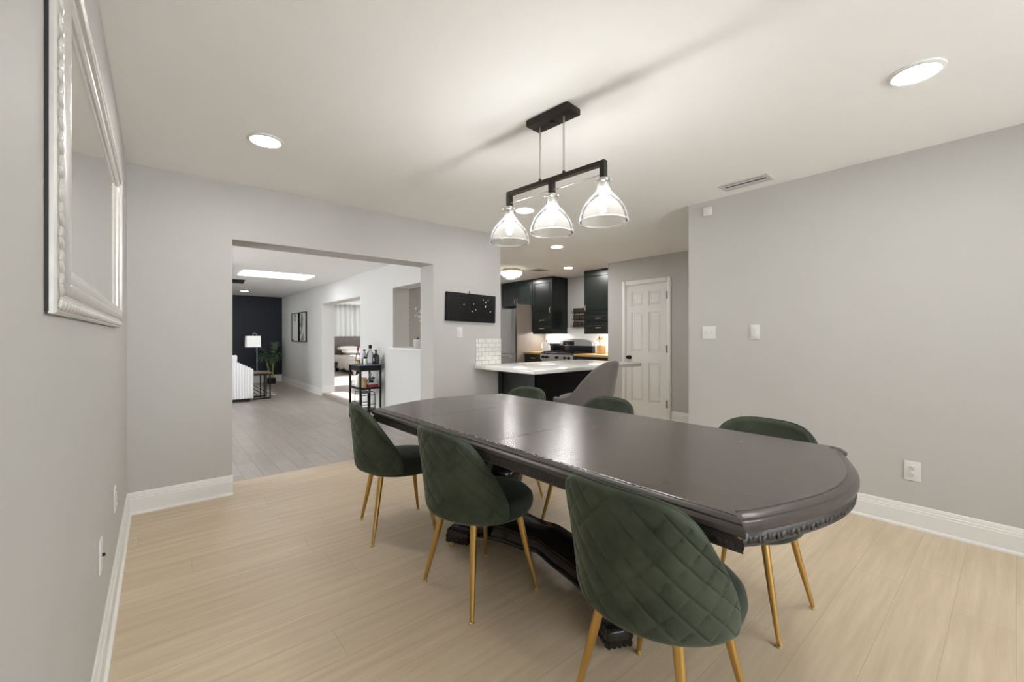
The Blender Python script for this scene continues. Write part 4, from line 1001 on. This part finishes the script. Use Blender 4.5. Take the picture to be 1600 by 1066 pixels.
MB().box((0, 0, 0.028), (0.155, 0.12, 0.056), bev=0.003).build('carton', 'red', t); MB().box((-0.01, 0, 0.066), (0.13, 0.11, 0.020), bev=0.003).build('lid', 'pillow', t)
t = thing('small_plant', 'small dark green plant on the red box', 'plant', (2.455, 6.18, ZS+0.0765))
MB().lathe([(0.022, 0), (0.028, 0.03), (0.001, 0.03)], n=12).build('pot', 'black_matte', t)
fm = MB()
for k_ in range(14):
    a = 2*PI*k_/14; fm.sphere((0.03*math.cos(a), 0.03*math.sin(a), 0.055+0.012*(k_ % 3)), 1, 6, 4, (0.020, 0.008, 0.010), Euler((0, -0.6, a)))
fm.build('leaves', 'leaf', t)
t = thing('glass_carafe', 'clear glass carafe at right on cart middle shelf', 'carafe', (2.49, 6.34, ZS))
MB().lathe([(0.05, 0), (0.055, 0.01), (0.06, 0.06), (0.02, 0.15), (0.026, 0.21), (0.023, 0.21), (0.017, 0.15), (0.055, 0.06), (0.001, 0.006)], n=20, caps=False).build('body', 'bottle_glass', t)
wr_ = thing('wine_rack', 'black wire bottle rack on lower tier of bar cart', 'wine rack', (2.40, 6.31, 0.133))
m = wb(wr_)
for x in (2.30, 2.40, 2.50):
    for y in (6.17, 6.45): m.tube([(x, y, 0.133), (x, y, 0.36)], 0.006, 6)
    m.tube([(x, 6.17, 0.36), (x, 6.21, 0.40), (x, 6.41, 0.40), (x, 6.45, 0.36)], 0.006, 6)
for y in (6.17, 6.45):
    m.tube([(2.30, y, 0.36), (2.50, y, 0.36)], 0.006, 6); m.tube([(2.30, y, 0.22), (2.50, y, 0.22)], 0.006, 6)
m.build('wire_frame', 'black', wr_)
wb(wr_).b2((2.29, 6.17, 0.401), (2.44, 6.45, 0.412)).build('rack_top', 'teal', wr_, False)

# pass-through: vase of dried flowers and a white basket on the sill
t = thing('flower_vase', 'slim dark vase with white blossoms on the pass-through sill', 'vase', (2.75, 5.00, 1.076))
MB().lathe([(0.022, 0), (0.026, 0.01), (0.020, 0.16), (0.016, 0.20), (0.018, 0.21), (0.001, 0.20)], n=14).build('vessel', 'black', t)
fl = MB(); br_ = MB()
for k_ in range(7):
    a = R(60+22*k_); L = random.uniform(0.25, 0.42); e = Vector((0.10*math.cos(a)*L/0.3, 0.16*math.sin(a)*L/0.3, 0.20+L*0.8))
    br_.tube([(0, 0, 0.18), e*0.6+Vector((0, 0, 0.08)), e], 0.003, 5)
    for q in range(5): fl.sphere(e+Vector((random.uniform(-.03, .03), random.uniform(-.03, .03), random.uniform(-.09, .03))), random.uniform(0.008, 0.014), 6, 4)
br_.build('twigs', 'brownwood', t); fl.build('blossoms', 'whiteglaze', t)
t = thing('basket', 'white textured basket on the pass-through sill', 'basket', (2.74, 5.22, 1.076))
MB().lathe([(0.075, 0), (0.08, 0.01), (0.085, 0.12), (0.080, 0.12), (0.075, 0.012), (0.001, 0.010)], n=24).build('vessel', 'pillow', t)
rb = MB()
for z in (0.02, 0.04, 0.06, 0.08, 0.10): rb.lathe([(0.079+z*0.05, z-0.007), (0.084+z*0.05, z), (0.079+z*0.05, z+0.007)], n=24, caps=False)
rb.build('woven_band', 'pillow', t)
MB().sphere((0.0, 0.06, 0.128), 0.013, 8, 6).build('lid_knob', 'black', t)

# bedroom
ZF = 0.06
bd = thing('bed', 'bed with beige linen and grey wood headboard in the bedroom', 'bed', (5.35, 13.75, ZF))
wb(bd).b2((4.55, 12.75, ZF+0.10), (6.15, 14.85, ZF+0.30), 0.02).build('base', 'darkfab', bd)
for (x, y) in [(4.65, 12.85), (6.05, 12.85), (4.65, 14.75), (6.05, 14.75)]: wb(bd).b2((x-0.04, y-0.04, ZF), (x+0.04, y+0.04, ZF+0.10)).build('leg', 'black_matte', bd, False)
wb(bd).b2((4.55, 12.75, ZF+0.30), (6.15, 14.85, ZF+0.54), 0.06).build('mattress', 'pillow', bd)
hb = wb(bd)
for k_ in range(5): hb.b2((4.50, 14.90, ZF+0.22+0.19*k_), (6.20, 14.96, ZF+0.405+0.19*k_), 0.006)
hb.b2((4.52, 14.94, ZF), (4.60, 14.99, ZF+1.10)).b2((6.10, 14.94, ZF), (6.18, 14.99, ZF+1.10)); hb.build('headboard', 'greywood', bd)
m = wb(bd)   # quilt draped over the sides
NX, NY = 34, 40
rows = []
random.seed(3)
for j in range(NY+1):
    y = 12.68+1.55*j/NY; row = []
    for i in range(NX+1):
        u = -1+2*i/NX; x = 5.35+u*0.86
        e = max(0, abs(u)-0.90)/0.10
        f_ = max(0, (12.80-y)/0.12)
        z = ZF+0.565+0.012*math.sin(x*9+y*5)-0.42*e**1.5*(1+0.05*math.sin(y*11))-0.30*min(1, f_)**1.4
        row.append((x+0.01*math.sin(y*13)*e, y, z))
    rows.append(row)
vs_ = [[m.v(p) for p in r_] for r_ in rows]
for j in range(NY):
    for i in range(NX): m.face([vs_[j][i], vs_[j][i+1], vs_[j+1][i+1], vs_[j+1][i]])
q = m.build('quilt', 'linen', bd); q.modifiers.new('thickness', 'SOLIDIFY').thickness = 0.02
for (x, y, z, lab) in [(4.98, 14.60, 0.75, 'pale bed pillow leaning on the headboard, left'), (5.72, 14.60, 0.75, 'pale bed pillow leaning on the headboard, right'), (4.99, 14.12, 0.665, 'pale pillow lying in front of left headboard pillow'), (5.73, 14.12, 0.665, 'pale pillow lying in front of right headboard pillow')]:
    s_ = MB()
    for a_ in range(1): pass
    rings = []
    for i in range(17):
        u = -1+2*i/16; w_ = (1-abs(u)**4)**0.5
        rings.append([(x+0.34*u, y+0.22*math.copysign(abs(math.cos(b_))**0.6, math.cos(b_))*(0.75+0.25*w_), z+ZF+0.085*math.sin(b_)*max(0.08, w_)) for b_ in [2*PI*k_/16 for k_ in range(16)]])
    s_.loops(rings); tag(s_.build('pillow', 'pillow'), lab, 'pillow')
cu = MB()
NX = 120
fr_ = []
for i in range(NX+1):
    x = 3.95+2.35*i/NX; fr_.append((x, 15.10+0.035*math.sin(x*38)+0.012*math.sin(x*17)))
cu.loops([[(x, y-0.003, z) for x, y in fr_]+[(x, y+0.003, z) for x, y in reversed(fr_)] for z in (0.12, 1.2, 2.35)])
cur = thing('curtain', 'white sheer curtain behind the bed headboard', 'curtain', (5.1, 15.1, 0.12))
cu.M = Matrix(); 
for v_ in cu.bm.verts: v_.co = TM[cur.name].inverted() @ v_.co
cu.build('sheer', 'curtain', cur)
tag(MB().tube([(3.85, 15.10, 2.37), (6.4, 15.10, 2.37)], 0.014, 10).sphere((3.83, 15.10, 2.37), 0.03, 10, 6).build('curtain_rod', 'nickel'), 'curtain rod above the bedroom window', 'curtain rod')

# ------------------------------------------------------------------ daylight
w = bpy.data.worlds.new('world'); S.world = w; w.use_nodes = True
bg = w.node_tree.nodes['Background']
bg.inputs['Color'].default_value = (0.965, 0.985, 1.0, 1); bg.inputs['Strength'].default_value = LUM['world']
sl = bpy.data.lights.new('sun', 'SUN'); so_ = bpy.data.objects.new('sun', sl); COL.objects.link(so_)
sl.energy = 9.0; sl.angle = R(0.6)
so_.rotation_euler = Vector((-1, -0.02, -0.46)).to_track_quat('-Z', 'Y').to_euler()

# ------------------------------------------------------------------ view
S.view_settings.view_transform = 'Standard'; S.view_settings.look = 'None'
S.view_settings.exposure = 1.58; S.view_settings.gamma = 1.0
S.view_settings.use_curve_mapping = False
S.cycles.max_bounces = 10; S.cycles.diffuse_bounces = 6; S.cycles.transparent_max_bounces = 16
S.cycles.sample_clamp_indirect = 4
